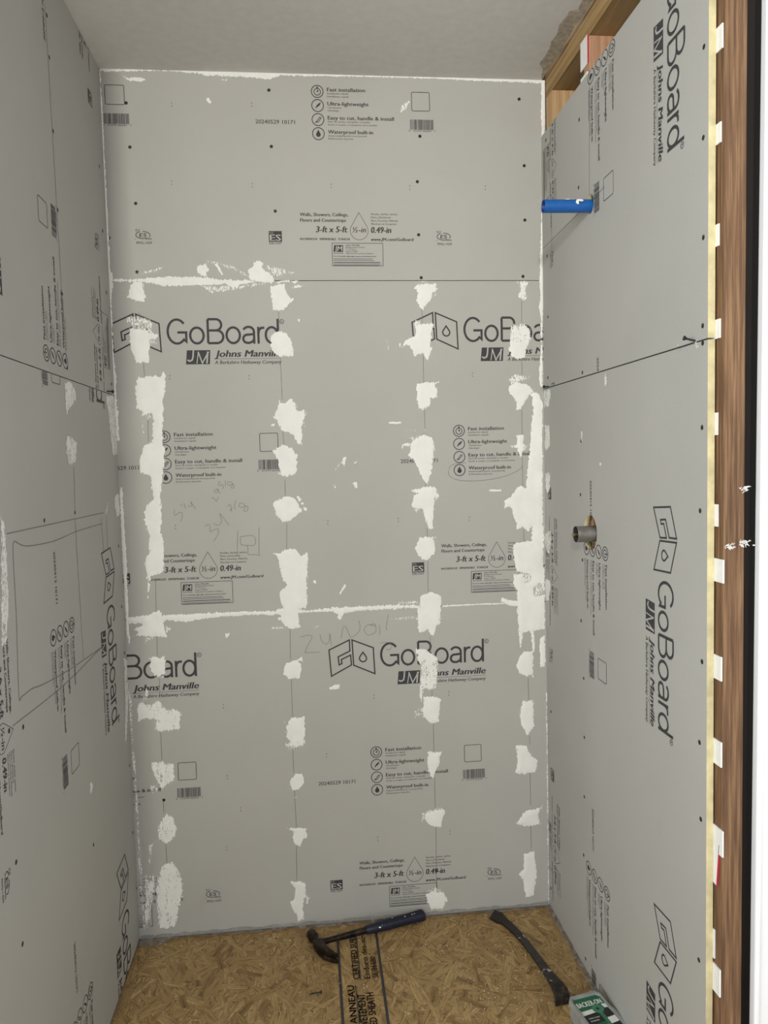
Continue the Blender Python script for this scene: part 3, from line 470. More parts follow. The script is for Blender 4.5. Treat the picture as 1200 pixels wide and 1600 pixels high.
def backer_board(parent, lo, hi, ax, label, cut=None):
    """board slab; ax = thin axis; the large faces are printed skin, the rim is foam core"""
    bm = bmesh.new(); bm_box(bm, lo, hi)
    bmesh.ops.recalc_face_normals(bm, faces=list(bm.faces))
    for f in bm.faces: f.material_index = 0 if abs(f.normal[ax]) > 0.5 or abs(f.normal[2]) > 0.5 else 1
    me = bpy.data.meshes.new('backer_board'); bm.to_mesh(me); bm.free()
    o = link('backer_board', me, [M['board'], M['foam']], parent); o['label'] = label
    if cut:
        c, ry, rz = cut
        v, f = loft([ring_pts((c[0]+dx, c[1], c[2]), (0,1,0), (0,0,1), ry, rz, 28) for dx in (-0.03, 0.04)])
        k = solid('cutter', v, f, M['foam'])
        md = o.modifiers.new('b', 'BOOLEAN'); md.operation = 'DIFFERENCE'; md.object = k; md.solver = 'EXACT'
        dg = bpy.context.evaluated_depsgraph_get(); ev = o.evaluated_get(dg); me2 = bpy.data.meshes.new_from_object(ev)
        o.modifiers.clear(); o.data = me2; km = k.data; bpy.data.objects.remove(k); bpy.data.meshes.remove(km)
        if len(me2.materials) < 2:
            me2.materials.clear(); me2.materials.append(M['board']); me2.materials.append(M['foam'])
        for p in me2.polygons: p.material_index = 0 if abs(p.normal[ax]) > 0.5 or (abs(p.normal[2]) > 0.9 and min(abs(p.center.z-lo[2]), abs(p.center.z-hi[2])) < 0.001) else 1
    return o
G = 0.0018   # open joint
bb = [backer_board(wall_back, (0, 0, 0.002), (W+T, T, 0.9125), 1, 'lowest back board'),
      backer_board(wall_back, (0, 0, 0.9125+G), (W+T, T, 1.8268), 1, 'middle back board'),
      backer_board(wall_back, (0, 0, 1.8268+G), (W+T, T, H-0.001), 1, 'top back board')]
rb_low = backer_board(wall_right, (W, -DR, 0.006), (W+T, -0.0005, 1.5225), 0, 'lower right board', ((W, -0.354, 1.1455), 0.044, 0.043))
rb_up = backer_board(wall_right, (W, -DR, 1.5225+0.0028), (W+T, -0.0005, 2.2205), 0, 'upper right board', ((W, -0.369, 1.9195), 0.0205, 0.0225))
lb_low = backer_board(wall_left, (-T, -1.012, 0.004), (0, -0.0005, 1.5225), 0, 'lower left board')
lb_up = backer_board(wall_left, (-T, -1.012, 1.5225+0.0022), (0, -0.0005, H-0.001), 0, 'upper left board')
box('end_stud', (-T-0.10, -1.012, 0.0), (-T, -0.9995, H), M['fir'], wall_left)

# ceiling: drywall sheet whose right edge is cut ragged, framing above it
rng = np.random.default_rng(3)
ys = np.linspace(YF, -0.0005, 90)
edge = W + 0.003 + 0.003*np.sin(ys*31) + 0.002*np.sin(ys*77+1) + rng.normal(0, 0.0012, len(ys))
v = []; f = []
for y, e in zip(ys, edge): v += [(-0.05, y, H), (e, y, H), (e+0.004, y, H+T), (-0.05, y, H+T)]
for i in range(len(ys)-1):
    a = 4*i; f += [(a, a+1, a+5, a+4), (a+1, a+2, a+6, a+5), (a+2, a+3, a+7, a+6)]
f += [(0, 3, 2, 1), tuple(4*(len(ys)-1)+k for k in (0, 1, 2, 3))]
dw = solid('drywall_sheet', v, f, [M['ceiling'], M['gypsum']], ceiling, smooth=False)
for p in dw.data.polygons:
    if p.normal.x > 0.7: p.material_index = 1
# strip of torn paper along the cut
ys = np.linspace(-0.62, -0.012, 70); v = []; f = []
for i, y in enumerate(ys):
    w = np.interp(y, [-0.62, -0.40, -0.334, -0.332, -0.2, -0.086, -0.06, -0.012], [0.012, 0.022, 0.020, 0.038, 0.036, 0.030, 0.012, 0.004])*(1+0.05*math.sin(y*60)+rng.normal(0, 0.02))
    e = float(np.interp(y, np.linspace(YF, -0.0005, 90), edge))
    v += [(e-w, y, H-0.0004), (e-w*0.5, y, H-0.0010-0.0003*rng.random()), (e+0.001, y, H-0.0014-0.0006*rng.random())]
for i in range(len(ys)-1):
    a = 3*i; f += [(a, a+1, a+4, a+3), (a+1, a+2, a+5, a+4)]
solid('torn_paper', v, f, M['paper'], ceiling, smooth=False)
box('ceiling_joist', (W+0.03, YF, H+T+0.04), (W+0.07, 0.0, H+0.12), M['plate'], ceiling)

# framing of the right wall
box('top_plate', (W+0.0145, -DR-0.02, 2.3235), (W+0.1045, 0.010, 2.3605), M['plate'], wall_right, bevel=0.0015)
box('top_plate', (W+0.0155, -DR-0.02, 2.3615), (W+0.1045, 0.010, 2.3995), M['plate'], wall_right, bevel=0.0015)
box('bottom_plate', (W+0.0145, -DR-0.02, 0.0), (W+0.1045, 0.010, 0.038), M['plate'], wall_right)
box('stud', (W+0.0135, -0.056, 0.0385), (W+0.1045, -0.004, 2.323), M['pine'], wall_right, bevel=0.0015)
box('stud', (W+0.0162, -0.328, 0.0385), (W+0.1045, -0.290, 2.323), M['pink_wood'], wall_right, bevel=0.0015)
box('stud', (W+0.0165, -0.640, 0.0385), (W+0.1045, -0.602, 2.323), M['fir'], wall_right, bevel=0.0015)
end_stud = box('end_stud', (W+0.0158, -0.9285, 0.0385), (W+0.0540, -0.8400, 2.323), M['fir'], wall_right, bevel=0.003)
box('blocking', (W+0.050, -0.602, 1.07), (W+0.088, -0.328, 1.21), M['pink_wood'], wall_right)
box('blocking', (W+0.050, -0.602, 1.86), (W+0.088, -0.328, 1.99), M['pine'], wall_right)

# white shims wedged behind the board edge
def shim(y0, y1, z0, z1, red=False, tilt=0.0, x=W+T+0.0002, th=0.0026):
    bm = bmesh.new(); bm_box(bm, (x, y1, z0), (x+th, y0, z1)); 
    o = fin('shim', bm, M['white_plastic'], wall_right)
    if red:
        r = box('red_edge', (x-0.0002, y1-0.0016, z0), (x+th+0.0002, y1, z1), M['red'], o)
    if tilt:
        c = Vector((x, (y0+y1)/2, (z0+z1)/2)); m = Matrix.Translation(c) @ Matrix.Rotation(tilt, 4, 'X') @ Matrix.Translation(-c)
        o.data.transform(m)
        for ch in o.children: ch.data.transform(m)
    return o
for z1, z0, yy in [(2.029,1.99,-0.923),(1.875,1.842,-0.919),(1.712,1.676,-0.914),(1.555,1.523,-0.919),(1.399,1.361,-0.912),(1.243,1.205,-0.914),(1.15,1.11,-0.933),(0.982,0.94,-0.928),(0.833,0.789,-0.929),(0.678,0.632,-0.935),(0.486,0.433,-0.909),(0.424,0.374,-0.928)]:
    shim(-0.86, yy, z0, z1)
shim(-0.86, -0.9195, 0.574, 0.652, True, 0.10, x=W+T+0.0004)
shim(-0.275, -0.322, 2.262, 2.329, True, x=W+0.0132)
shim(-0.275, -0.318, 2.175, 2.245, x=W+0.0132)

# door casing and dark door beyond the wing wall
trim = empty('trim_1'); kind(trim, 'white painted door casing at the right edge')
X1 = W + 0.077
trim.rotation_euler = (0, 0.0050, 0); trim.location = (-0.0045, 0, 0)
box('casing_bead', (X1, -0.935, 0.0), (X1+0.0105, -0.917, H), M['white'], trim, bevel=0.003)
box('casing_board', (X1+0.0105, -0.930, 0.0), (X1+0.095, -0.912, H), M['white'], trim, bevel=0.003)
door = empty('door_1'); kind(door, 'dark brown panel in the gap beside the stud')
box('upper_panel', (W+0.058, -0.860, 1.165), (W+0.20, -0.850, H), M['dark_wood'], door)
box('lower_panel', (W+0.058, -0.860, 0.0), (W+0.20, -0.850, 1.162), M['dark_wood'], door)

# white fibre tufts snagged on the stud
for (cx, cz, s) in ((W+0.051, 1.268, 0.012), (W+0.051, 1.176, 0.013), (W+0.027, 1.172, 0.012)):
    v = []; f = []
    for k in range(26):
        a = random.uniform(0, 2*PI); l = s*0.7*random.uniform(0.3, 1.0); p = Vector((cx+random.uniform(-1, 1)*s*0.5, -0.929, cz+random.uniform(-1, 1)*s*0.35)); q = p + Vector((math.cos(a)*l, -random.random()*s*0.5, math.sin(a)*l*0.8))
        w = Vector((-math.sin(a), 0, math.cos(a)))*0.0009; n0 = len(v); v += [p-w, p+w, q+w*0.4, q-w*0.4]; f.append((n0, n0+1, n0+2, n0+3))
    solid('fibre_tuft', v, f, M['fibre'], end_stud, smooth=False)

# ------------------------------------------------------------------ joint compound
def lattice(x, y, seed):
    xi = np.floor(x).astype(int); yi = np.floor(y).astype(int); fx = x-xi; fy = y-yi
    def h(a, b):
        n = (a*374761393 + b*668265263 + seed*1442695041) & 0x7fffffff
        n = ((n ^ (n >> 13))*1274126177) & 0x7fffffff
        return ((n ^ (n >> 16)) & 0xffff)/65535.0
    sx = fx*fx*(3-2*fx); sy = fy*fy*(3-2*fy)
    return (h(xi, yi)*(1-sx)+h(xi+1, yi)*sx)*(1-sy) + (h(xi, yi+1)*(1-sx)+h(xi+1, yi+1)*sx)*sy
def compound_patch(poly, op, P, parent, seed, cell=0.0028, thick=0.0020, lim=None):
    p = np.array(poly, float)/10000.0
    lo = p.min(0)-0.006; hi = p.max(0)+0.006
    if lim is not None: lo = np.maximum(lo, lim[0]); hi = np.minimum(hi, lim[1])
    nx = max(4, int((hi[0]-lo[0])/cell)+1); ny = max(4, int((hi[1]-lo[1])/cell)+1)
    gx, gy = np.meshgrid(np.linspace(lo[0], hi[0], nx), np.linspace(lo[1], hi[1], ny), indexing='ij')
    a = p; b = np.roll(p, -1, 0); d = b-a
    qx = gx[..., None]-a[:, 0]; qy = gy[..., None]-a[:, 1]
    t = np.clip((qx*d[:, 0]+qy*d[:, 1])/np.maximum((d**2).sum(1), 1e-12), 0, 1)
    dist = np.sqrt(((qx-t*d[:, 0])**2+(qy-t*d[:, 1])**2).min(-1))
    cond = (a[:, 1] > gy[..., None]) != (b[:, 1] > gy[..., None])
    xint = a[:, 0]+(gy[..., None]-a[:, 1])*d[:, 0]/np.where(abs(d[:, 1]) < 1e-12, 1e-12, d[:, 1])
    inside = (np.sum(cond & (gx[..., None] < xint), -1) % 2) == 1
    sd = np.where(inside, dist, -dist)
    nz = lattice(gx*110, gy*110, seed)*0.3+lattice(gx*420, gy*150, seed+9)*0.7
    amp = min(0.0085, 0.75*max(1e-4, sd.max()))
    s2 = sd + (nz-0.5)*amp
    wdt = 0.0050 if op > 0.8 else 0.010
    cov = np.clip(0.5+s2/wdt, 0, 1)*(0.45+0.62*op if op > 0.8 else 0.30+0.62*op)
    if op <= 0.8: cov = cov*(0.72+0.56*(0.6*lattice(gx*150, gy*28, seed+21)+0.4*lattice(gx*45, gy*45, seed+31)))
    else: cov = cov*(0.93+0.14*lattice(gx*90, gy*40, seed+21))
    hgt = 0.0004 + thick*np.clip(s2/0.012, 0, 1)**0.6*(0.55+0.7*lattice(gx*60, gy*35, seed+4))*(1.0 if op > 0.8 else 0.35)
    hgt = np.where(cov <= 0.02, 0.0002, hgt)
    keep = np.maximum.reduce([cov[:-1, :-1], cov[1:, :-1], cov[:-1, 1:], cov[1:, 1:]]) > 0.03
    idx = -np.ones(gx.shape, int); ii, jj = np.nonzero(keep)
    if len(ii) == 0: return None
    for dx in (0, 1):
        for dy in (0, 1): idx[ii+dx, jj+dy] = 0
    sel = np.nonzero(idx.ravel() == 0)[0]; idx.ravel()[sel] = np.arange(len(sel))
    V = P(gx.ravel()[sel], gy.ravel()[sel], hgt.ravel()[sel])
    Fq = np.stack([idx[ii, jj], idx[ii+1, jj], idx[ii+1, jj+1], idx[ii, jj+1]], 1)
    me = bpy.data.meshes.new('compound_patch'); me.vertices.add(len(V)); me.vertices.foreach_set('co', V.ravel())
    me.loops.add(Fq.size); me.loops.foreach_set('vertex_index', Fq.ravel()); me.polygons.add(len(Fq))
    me.polygons.foreach_set('loop_start', np.arange(0, Fq.size, 4)); me.update(calc_edges=True)
    at = me.attributes.new('cov', 'FLOAT', 'POINT'); at.data.foreach_set('value', cov.ravel()[sel].astype(np.float32))
    o = link('compound_patch', me, M['compound'], parent, smooth=True)
    return o
LIMB = (np.array([0.0004, 0.004]), np.array([W+0.0115, H-0.0004]))
for i, (op, poly) in enumerate(PATCH_BACK): compound_patch(poly, op, P_back, wall_back, 11+i*7, lim=LIMB)
LIMS = (np.array([-DR, 0.01]), np.array([-0.0006, H-0.001]))
for i, (op, poly) in enumerate(PATCH_RIGHT): compound_patch(poly, op, P_right, wall_right, 701+i*7, lim=LIMS)
for i, (op, poly) in enumerate(PATCH_LEFT): compound_patch(poly, op, P_left, wall_left, 901+i*7, lim=(np.array([-1.2, 0.01]), np.array([-0.0006, H-0.001])))

# ------------------------------------------------------------------ flat print
class Art:
    def __init__(s): s.v = []; s.f = []; s.m = []
    def add(s, v, f, layer=0):
        n = len(s.v); s.c = (getattr(s, 'c', 0)+1) % 9; s.v += [(p[0], p[1], layer+0.06*s.c) for p in v]; s.f += [tuple(i+n for i in q) for q in f]; s.m += [1 if layer == 1 else 0]*len(f)
    def poly(s, pts, layer=0): s.add(pts, [tuple(range(len(pts)))], layer)
    def rect(s, x0, y0, x1, y1, layer=0): s.poly([(x0,y0),(x1,y0),(x1,y1),(x0,y1)], layer)
    def stroke(s, pts, w, closed=False, layer=0):
        p = [Vector((a[0], a[1])) for a in pts]; n = len(p); L = []; R = []
        for i in range(n):
            a = p[(i-1) % n] if (closed or i > 0) else None; c = p[(i+1) % n] if (closed or i < n-1) else None
            d0 = (p[i]-a).normalized() if a is not None and (p[i]-a).length > 1e-9 else None
            d1 = (c-p[i]).normalized() if c is not None and (c-p[i]).length > 1e-9 else None
            d0 = d0 or d1; d1 = d1 or d0
            n0 = Vector((-d0.y, d0.x)); n1 = Vector((-d1.y, d1.x)); m = n0+n1
            m = n0 if m.length < 1e-6 else m.normalized()
            k = min(2.2, 1/max(0.3, m.dot(n0))); L.append(p[i]+m*w*0.5*k); R.append(p[i]-m*w*0.5*k)
        v = [(q.x, q.y) for q in L]+[(q.x, q.y) for q in R]; f = []
        for i in range(n if closed else n-1):
            j = (i+1) % n; f.append((i, j, n+j, n+i))
        s.add(v, f, layer)
    def arc(s, cx, cy, rx, ry, a0=0, a1=360, n=28): return [(cx+rx*math.cos(math.radians(a0+(a1-a0)*k/n)), cy+ry*math.sin(math.radians(a0+(a1-a0)*k/n))) for k in range(n+1)]
    def ring(s, cx, cy, rx, ry, w, n=28, layer=0): s.stroke(s.arc(cx, cy, rx, ry, 0, 360*(n-1)/n, n-1), w, True, layer)
    def disc(s, cx, cy, r, n=16, layer=0): s.poly(s.arc(cx, cy, r, r, 0, 360*(n-1)/n, n-1), layer)
    def text(s, body, x, y, width=None, cap=None, bold=0.0, shear=0.0, layer=0, align='l'):
        cu = bpy.data.curves.new('t', 'FONT'); cu.body = body; cu.size = 1; cu.shear = shear; cu.resolution_u = 2
        ob = bpy.data.objects.new('t', cu); me = bpy.data.meshes.new_from_object(ob)
        co = np.array([v.co[:2] for v in me.vertices]); fs = [tuple(p.vertices) for p in me.polygons]
        bpy.data.objects.remove(ob); bpy.data.curves.remove(cu); bpy.data.meshes.remove(me)
        if len(co) == 0: return
        x0, x1 = co[:, 0].min(), co[:, 0].max(); sy = (cap or 0)/0.69
        sx = width/(x1-x0) if width else sy
        if not cap: sy = sx
        co = np.stack([(co[:, 0]-x0)*sx+x, co[:, 1]*sy+y], 1)
        for dx in ((0,) if not bold else (-bold, 0, bold) if bold > 0.012 else (-bold*0.5, bold*0.5)): s.add([(c[0]+dx*sy*0.8, c[1]) for c in co], fs, layer)

def teardrop(cx, top, bottom, w, n=22):
    r = w/2; cy = bottom+r; h = top-cy; pts = []
    a0 = math.asin(min(1, r/h))
    for k in range(n+1):
        a = PI-a0*0.75 - 0 + (PI+2*a0*0.75)*k/n
        pts.append((cx+r*math.cos(a), cy+r*math.sin(a)))
    return [(cx, top)]+pts

def art_logo():
    A = Art(); k = 0.4057e-3
    def U(x): return 0.1417+(x-368)*k
    def V(y): return (262-y)*k
    def S(pts, w=15.5, closed=False): A.stroke([(U(x), V(y)) for x, y in pts], w*k, closed)
    def arc(cx, cy, rx, ry, a0, a1, n=22): return [(cx+rx*math.cos(math.radians(a0+(a1-a0)*i/n)), cy-ry*math.sin(math.radians(a0+(a1-a0)*i/n))) for i in range(n+1)]
    S(arc(437, 178, 60, 79, 40, 318)+[(497, 244), (497, 184), (440, 184)])
    S(arc(567, 205, 44, 52, 0, 346), closed=True)
    S([(640, 256), (640, 98)]); S([(640, 98), (690, 98)]+arc(693, 135, 36, 37, 90, -90, 12)+[(640, 172)]); S([(692, 172)]+arc(699, 214, 41, 42, 90, -90, 12)+[(640, 256)])
    S(arc(806, 205, 44, 52, 0, 346), closed=True)
    S([(874, 168)]+arc(908, 182, 36, 32, 140, 0, 12)+[(944, 262)]); S([(944, 198), (905, 202)]+arc(898, 229, 26, 27, 90, 270, 10)+[(915, 256), (935, 246), (944, 232)])
    S([(973, 150), (973, 262)]); S([(973, 195), (978, 172), (992, 158), (1014, 156)])
    S(arc(1062, 205, 40, 52, 0, 346), closed=True); S([(1104, 98), (1104, 262)])
    A.ring(U(1131), V(116), 14*k, 14*k, 3.5*k, 16); A.text('R', U(1125), V(124), 12*k, 15*k)
    q = 0.416e-3
    def Pn(x, y): return (0.1417+(x-418)*q, (262+0.035*(418-x)-y)*q)
    A.stroke([Pn(*p) for p in [(214,150),(212,74),(72,142),(84,323),(222,247),(218,178),(154,209),(157,237),(138,245),(133,190)]], 9*q, True)
    A.stroke([Pn(*p) for p in [(230,74),(374,130),(381,310),(237,249)]], 9*q, True)
    td = teardrop(302, -160, -226, 48)
    A.stroke([Pn(x, -y) for x, y in td], 9*q, True)
    # JM emblem
    A.poly([(U(497), V(302)), (U(651), V(302)), (U(645), V(395)), (U(488), V(395))])
    A.stroke([(U(x), V(y)) for x, y in [(540,300),(536,345),(530,366),(514,374),(498,366)]], 10*k, layer=1)
    A.stroke([(U(x), V(y)) for x, y in [(560,390),(572,314)]], 6*k, layer=1); A.stroke([(U(x), V(y)) for x, y in [(570,312),(596,388),(640,312)]], 9*k, layer=1); A.stroke([(U(x), V(y)) for x, y in [(634,312),(626,390)]], 11*k, layer=1)
    A.stroke([(U(x), V(y)) for x, y in [(528,300),(524,395)]], 2*k, layer=1) if False else None
    A.text('Johns Manville', U(680), V(348), 440*k, 44*k, 0.050, 0.22)
    A.rect(U(680), V(362), U(1120), V(360))
    A.text('A Berkshire Hathaway Company', U(678), V(395), 444*k, 23*k, 0.020, 0.15)
    return A
def art_features():
    A = Art(); dy = 0.0369
    T4 = [('Fast installation', 0.103, 'Instalación rápida', 0.057, 'Installation rapide', 0.058), ('Ultra-lightweight', 0.112, 'Ultraliviano', 0.038, 'Ultraléger', 0.032),
          ('Easy to cut, handle & install', 0.180, 'Fácil de cortar, manipular e instalar', 0.115, 'Facile à couper, à manipuler et à installer', 0.135), ('Waterproof built-in', 0.122, 'Impermeabilización incorporada', 0.105, 'Entièrement étanche', 0.067)]
    for i, (a, wa, b, wb, c, wc) in enumerate(T4):
        y = -dy*i; A.ring(0, y, 0.0158, 0.0158, 0.0022, 30)
        A.text(a, 0.0265, y+0.0008, wa, 0.0096, 0.036); A.text(b, 0.0268, y-0.0068, wb, 0.0043); A.text(c, 0.0268, y-0.0146, wc, 0.0043)
    A.ring(0, -0.001, 0.0088, 0.0088, 0.0020, 20); A.rect(-0.002, 0.0075, 0.002, 0.0125); A.poly([(-0.0005, 0.005), (0.0035, 0.002), (0.0008, -0.003), (-0.001, -0.002)])
    y = -dy; A.poly([(-0.0065, y-0.008), (-0.0045, y-0.0035), (-0.002, y+0.001), (0.003, y+0.0055), (0.0085, y+0.0085), (0.0075, y+0.004), (0.004, y-0.0005), (-0.001, y-0.004), (-0.005, y-0.0075)])
    y = -2*dy; A.stroke([(-0.0075, y-0.008), (-0.003, y-0.004), (0.005, y+0.0065), (0.0085, y+0.0045), (0.0, y-0.0065)], 0.0018, True); A.poly([(-0.008, y-0.0085), (-0.0028, y-0.0045), (-0.0005, y-0.0068)])
    y = -3*dy; A.poly(teardrop(0, y+0.0105, y-0.0085, 0.0125))
    return A
def art_qr_frame():
    A = Art(); A.stroke([(0.0025,0),(0.047,0),(0.0495,-0.0025),(0.0495,-0.047),(0.047,-0.0495),(0.0025,-0.0495),(0,-0.047),(0,-0.0025)], 0.0016, True); return A
def art_barcode():
    A = Art(); r = random.Random(5); x = 0.0
    while x < 0.0645:
        w = r.choice([0.0007, 0.0007, 0.0014, 0.0021]); A.rect(x, -0.027, min(x+w, 0.066), 0); x += w + r.choice([0.0007, 0.0009, 0.0014])
    A.text('0   31979 06299   7', -0.0045, -0.0325, 0.075, 0.0045); return A
def art_date(s): A = Art(); A.text(s, 0, 0, 0.105, 0.0105, 0.014); return A
def art_size():
    A = Art()
    A.text('Walls, Showers, Ceilings,', -0.1605, -0.0105, 0.131, 0.0088, 0.036); A.text('Floors and Countertops', -0.160, -0.0255, 0.124, 0.0088, 0.036)
    A.text('3-ft x 5-ft', -0.118, -0.0535, 0.085, 0.0160, 0.040, 0.16)
    A.stroke(teardrop(0, 0, -0.0735, 0.049), 0.0011, True); A.text('½-in', -0.0185, -0.0535, 0.037, 0.0145, 0.02, 0.16)
    A.text('0.49-in', 0.033, -0.0545, 0.055, 0.0160, 0.040, 0.16)
    for i, (t, w) in enumerate((('Paredes, duchas, techos,', 0.074), ('Pisos y Encimeras', 0.055), ('Murs, Douches, Plafonds,', 0.075), ('Planchers et Comptoirs', 0.071))): A.text(t, 0.033, -0.0065-0.0088*i, w, 0.0050, 0.008, 0.16)
    A.text('www.JM.com/GoBoard', 0.032, -0.0760, 0.118, 0.0080, 0.045, 0.18); A.text('WATERPROOF   IMPERMEABLE   ÉTANCHE', -0.1630, -0.0745, 0.137, 0.0056, 0.04)
    A.stroke([(-0.0755, -0.0825), (0.064, -0.0825), (0.064, -0.1435), (-0.0755, -0.1435)], 0.0013, True)
    A.poly([(-0.070, -0.088), (-0.045, -0.088), (-0.046, -0.106), (-0.072, -0.106)]); A.text('JM', -0.0685, -0.1035, 0.021, 0.013, 0.03, 0.1, layer=1); A.text('Johns Manville', -0.071, -0.111, 0.026, 0.0032, 0.02)
    for i, (t, w, b) in enumerate((('Johns Manville', 0.038, 0.03), ('Building Insulation Division', 0.052, 0), ('717 17th Street', 0.028, 0), ('Denver, CO 80202', 0.033, 0), ('1-800-654-3103, www.JM.com/GoBoard', 0.075, 0))): A.text(t, -0.038, -0.0895-0.0056*i, w, 0.0036, b)
    A.text('3-ft x 5-ft durable, lightweight, waterproof tile backer board', -0.0725, -0.1195, 0.117, 0.0036, 0.02)
    for i, w in enumerate((0.108, 0.112)): A.rect(-0.0725, -0.1255-0.0042*i, -0.0725+w, -0.1243-0.0042*i)
    A.rect(-0.0725, -0.1355, 0.056, -0.1335)
    for i, w in enumerate((0.132, 0.126)): A.rect(-0.0725, -0.1395-0.0030*i, -0.0725+w, -0.1385-0.0030*i)
    return A
def art_es():
    A = Art(); A.rect(-0.0175, -0.011, 0.0175, 0.0175); A.text('ES', -0.0145, -0.0085, 0.029, 0.0165, 0.03, layer=1); A.text('ICC', -0.0155, 0.0105, 0.011, 0.005, layer=1); A.text('ESR-3767', -0.0165, -0.0175, 0.033, 0.0052, 0.02); return A
def art_pmg():
    A = Art(); A.stroke(A.arc(0, 0.004, 0.0185, 0.0095, 118, 300, 18), 0.0018); A.stroke(A.arc(0, 0.004, 0.0185, 0.0095, -30, 92, 14), 0.0018)
    A.text('ES', -0.0095, -0.0015, 0.019, 0.0105, 0.025, 0.1); A.text('ICC', -0.0185, 0.0135, 0.012, 0.0058, 0.02); A.text('PMG', 0.008, -0.0085, 0.014, 0.0054, 0.02); A.text('PMG-1439', -0.0175, -0.0195, 0.040, 0.0064, 0.012); A.text('c', -0.022, -0.008, 0.003, 0.004); return A

# layout of one print repeat on a board: (part name, artwork, u, v) with v above the board's lower edge
def repeat(date):
    return [('logo_print', ART['logo'], 0.0, 0.745), ('feature_print', ART['feat'], 0.1245, 0.497), ('code_frame_print', ART['qr'], 0.381, 0.501), ('barcode_print', ART['bar'], 0.376, 0.4285),
            ('date_print', ART[date], -0.043, 0.410), ('size_print', ART['size'], 0.2285, 0.1785), ('approval_mark_print', ART['es'], 0.0, 0.110), ('approval_mark_print', ART['pmg'], 0.463, 0.111)]
ART = {'logo': art_logo(), 'feat': art_features(), 'qr': art_qr_frame(), 'bar': art_barcode(), 'd1': art_date('20240529 10171'), 'd2': art_date('20240412 10171'), 'size': art_size(), 'es': art_es(), 'pmg': art_pmg()}
PERIOD = 0.8134
def put_print(parent, name, A, u0, v0, conv, lo, hi, clip_axes):
    a = np.array(A.v); uu = a[:, 0]+u0; vv = a[:, 1]+v0; nn = 0.00035+0.00020*a[:, 2]
    V = conv(uu, vv, nn)
    mn = V.min(0); mx = V.max(0)
    for ax in clip_axes:
        if mx[ax] < lo[ax]+0.001 or mn[ax] > hi[ax]-0.001: return None
    me = mesh_from(name, V, A.f)
    for p, mi in zip(me.polygons, A.m): p.material_index = mi
    need = [(ax, s) for ax in clip_axes for s in (0, 1) if (mn[ax] < lo[ax] if s == 0 else mx[ax] > hi[ax])]
    if need:
        bm = bmesh.new(); bm.from_mesh(me)
        for ax, s in need:
            co = Vector((0,0,0)); no = Vector((0,0,0)); co[ax] = lo[ax] if s == 0 else hi[ax]; no[ax] = -1 if s == 0 else 1
            bmesh.ops.bisect_plane(bm, geom=list(bm.verts)+list(bm.edges)+list(bm.faces), plane_co=co, plane_no=no, clear_outer=True)
        if len(bm.faces) == 0: bm.free(); return None
        bm.to_mesh(me); bm.free()
    return link(name, me, [M['ink'], M['knock']], parent)
def print_board(board, u_list, conv, date, clip_axes):
    bbx = [Vector(c) for c in board.bound_box]; lo = [min(c[i] for c in bbx)+0.0008 for i in range(3)]; hi = [max(c[i] for c in bbx)-0.0008 for i in range(3)]; hi[0] = min(hi[0], W+0.0005) if clip_axes[0] == 0 else hi[0]
    for u0 in u_list:
        for name, A, du, dv in repeat(date): put_print(board, name, A, u0+du, dv, conv, lo, hi, clip_axes)
for b, u_list, z0 in ((bb[2], (0.4438-PERIOD, 0.4438, 0.4438+PERIOD), 1.8325), (bb[1], (0.8155-PERIOD, 0.8155), 0.9135), (bb[0], (0.5586-PERIOD, 0.5586, 0.5586+PERIOD), 0.0015)):
    print_board(b, u_list, (lambda z0: lambda u, v, n: P_back(u, v+z0, n))(z0), 'd1', (0, 2))
def vm(xs, ys):
    xs = np.array([xs[0]-0.5*(xs[1]-xs[0])]+list(xs), float); ys = np.array([ys[0]-0.5*(ys[1]-ys[0])]+list(ys), float)
    return lambda v: np.interp(v, xs, ys)
m_rl = vm([0.0, 0.04, 0.111, 0.178, 0.385, 0.497, 0.722, 0.83, 0.914], [-0.05, -0.015, 0.042, 0.107, 0.328, 0.448, 0.697, 0.7985, 0.88])
m_ru = vm([0.0, 0.04, 0.111, 0.178, 0.385, 0.497, 0.745, 0.83, 0.914], [-0.01, 0.022, 0.085, 0.126, 0.377, 0.501, 0.758, 0.84, 0.90])
m_ll = vm([0.0, 0.105, 0.178, 0.385, 0.497, 0.722, 0.83, 0.914], [-1.0, -0.900, -0.829, -0.601, -0.477, -0.214, -0.087, -0.01])
m_lu = vm([0.0, 0.04, 0.102, 0.178, 0.385, 0.497, 0.691, 0.722, 0.83, 0.914], [0.0, 0.040, 0.100, 0.190, 0.427, 0.5525, 0.769, 0.802, 0.915, 0.99])
print_board(rb_low, (-1.229, -1.229+PERIOD), lambda u, v, n: P_right(-m_rl(v), -u, n), 'd2', (1, 2))
print_board(rb_up, (-2.329, -2.329+PERIOD), lambda u, v, n: P_right(-m_ru(v), -u, n), 'd2', (1, 2))
print_board(lb_low, (-1.123-PERIOD, -1.123, -1.123+PERIOD), lambda u, v, n: P_left(m_ll(v), -u, n), 'd2', (1, 2))
print_board(lb_up, (1.436, 1.436+PERIOD), lambda u, v, n: P_left(-m_lu(v), u, n), 'd2', (1, 2))

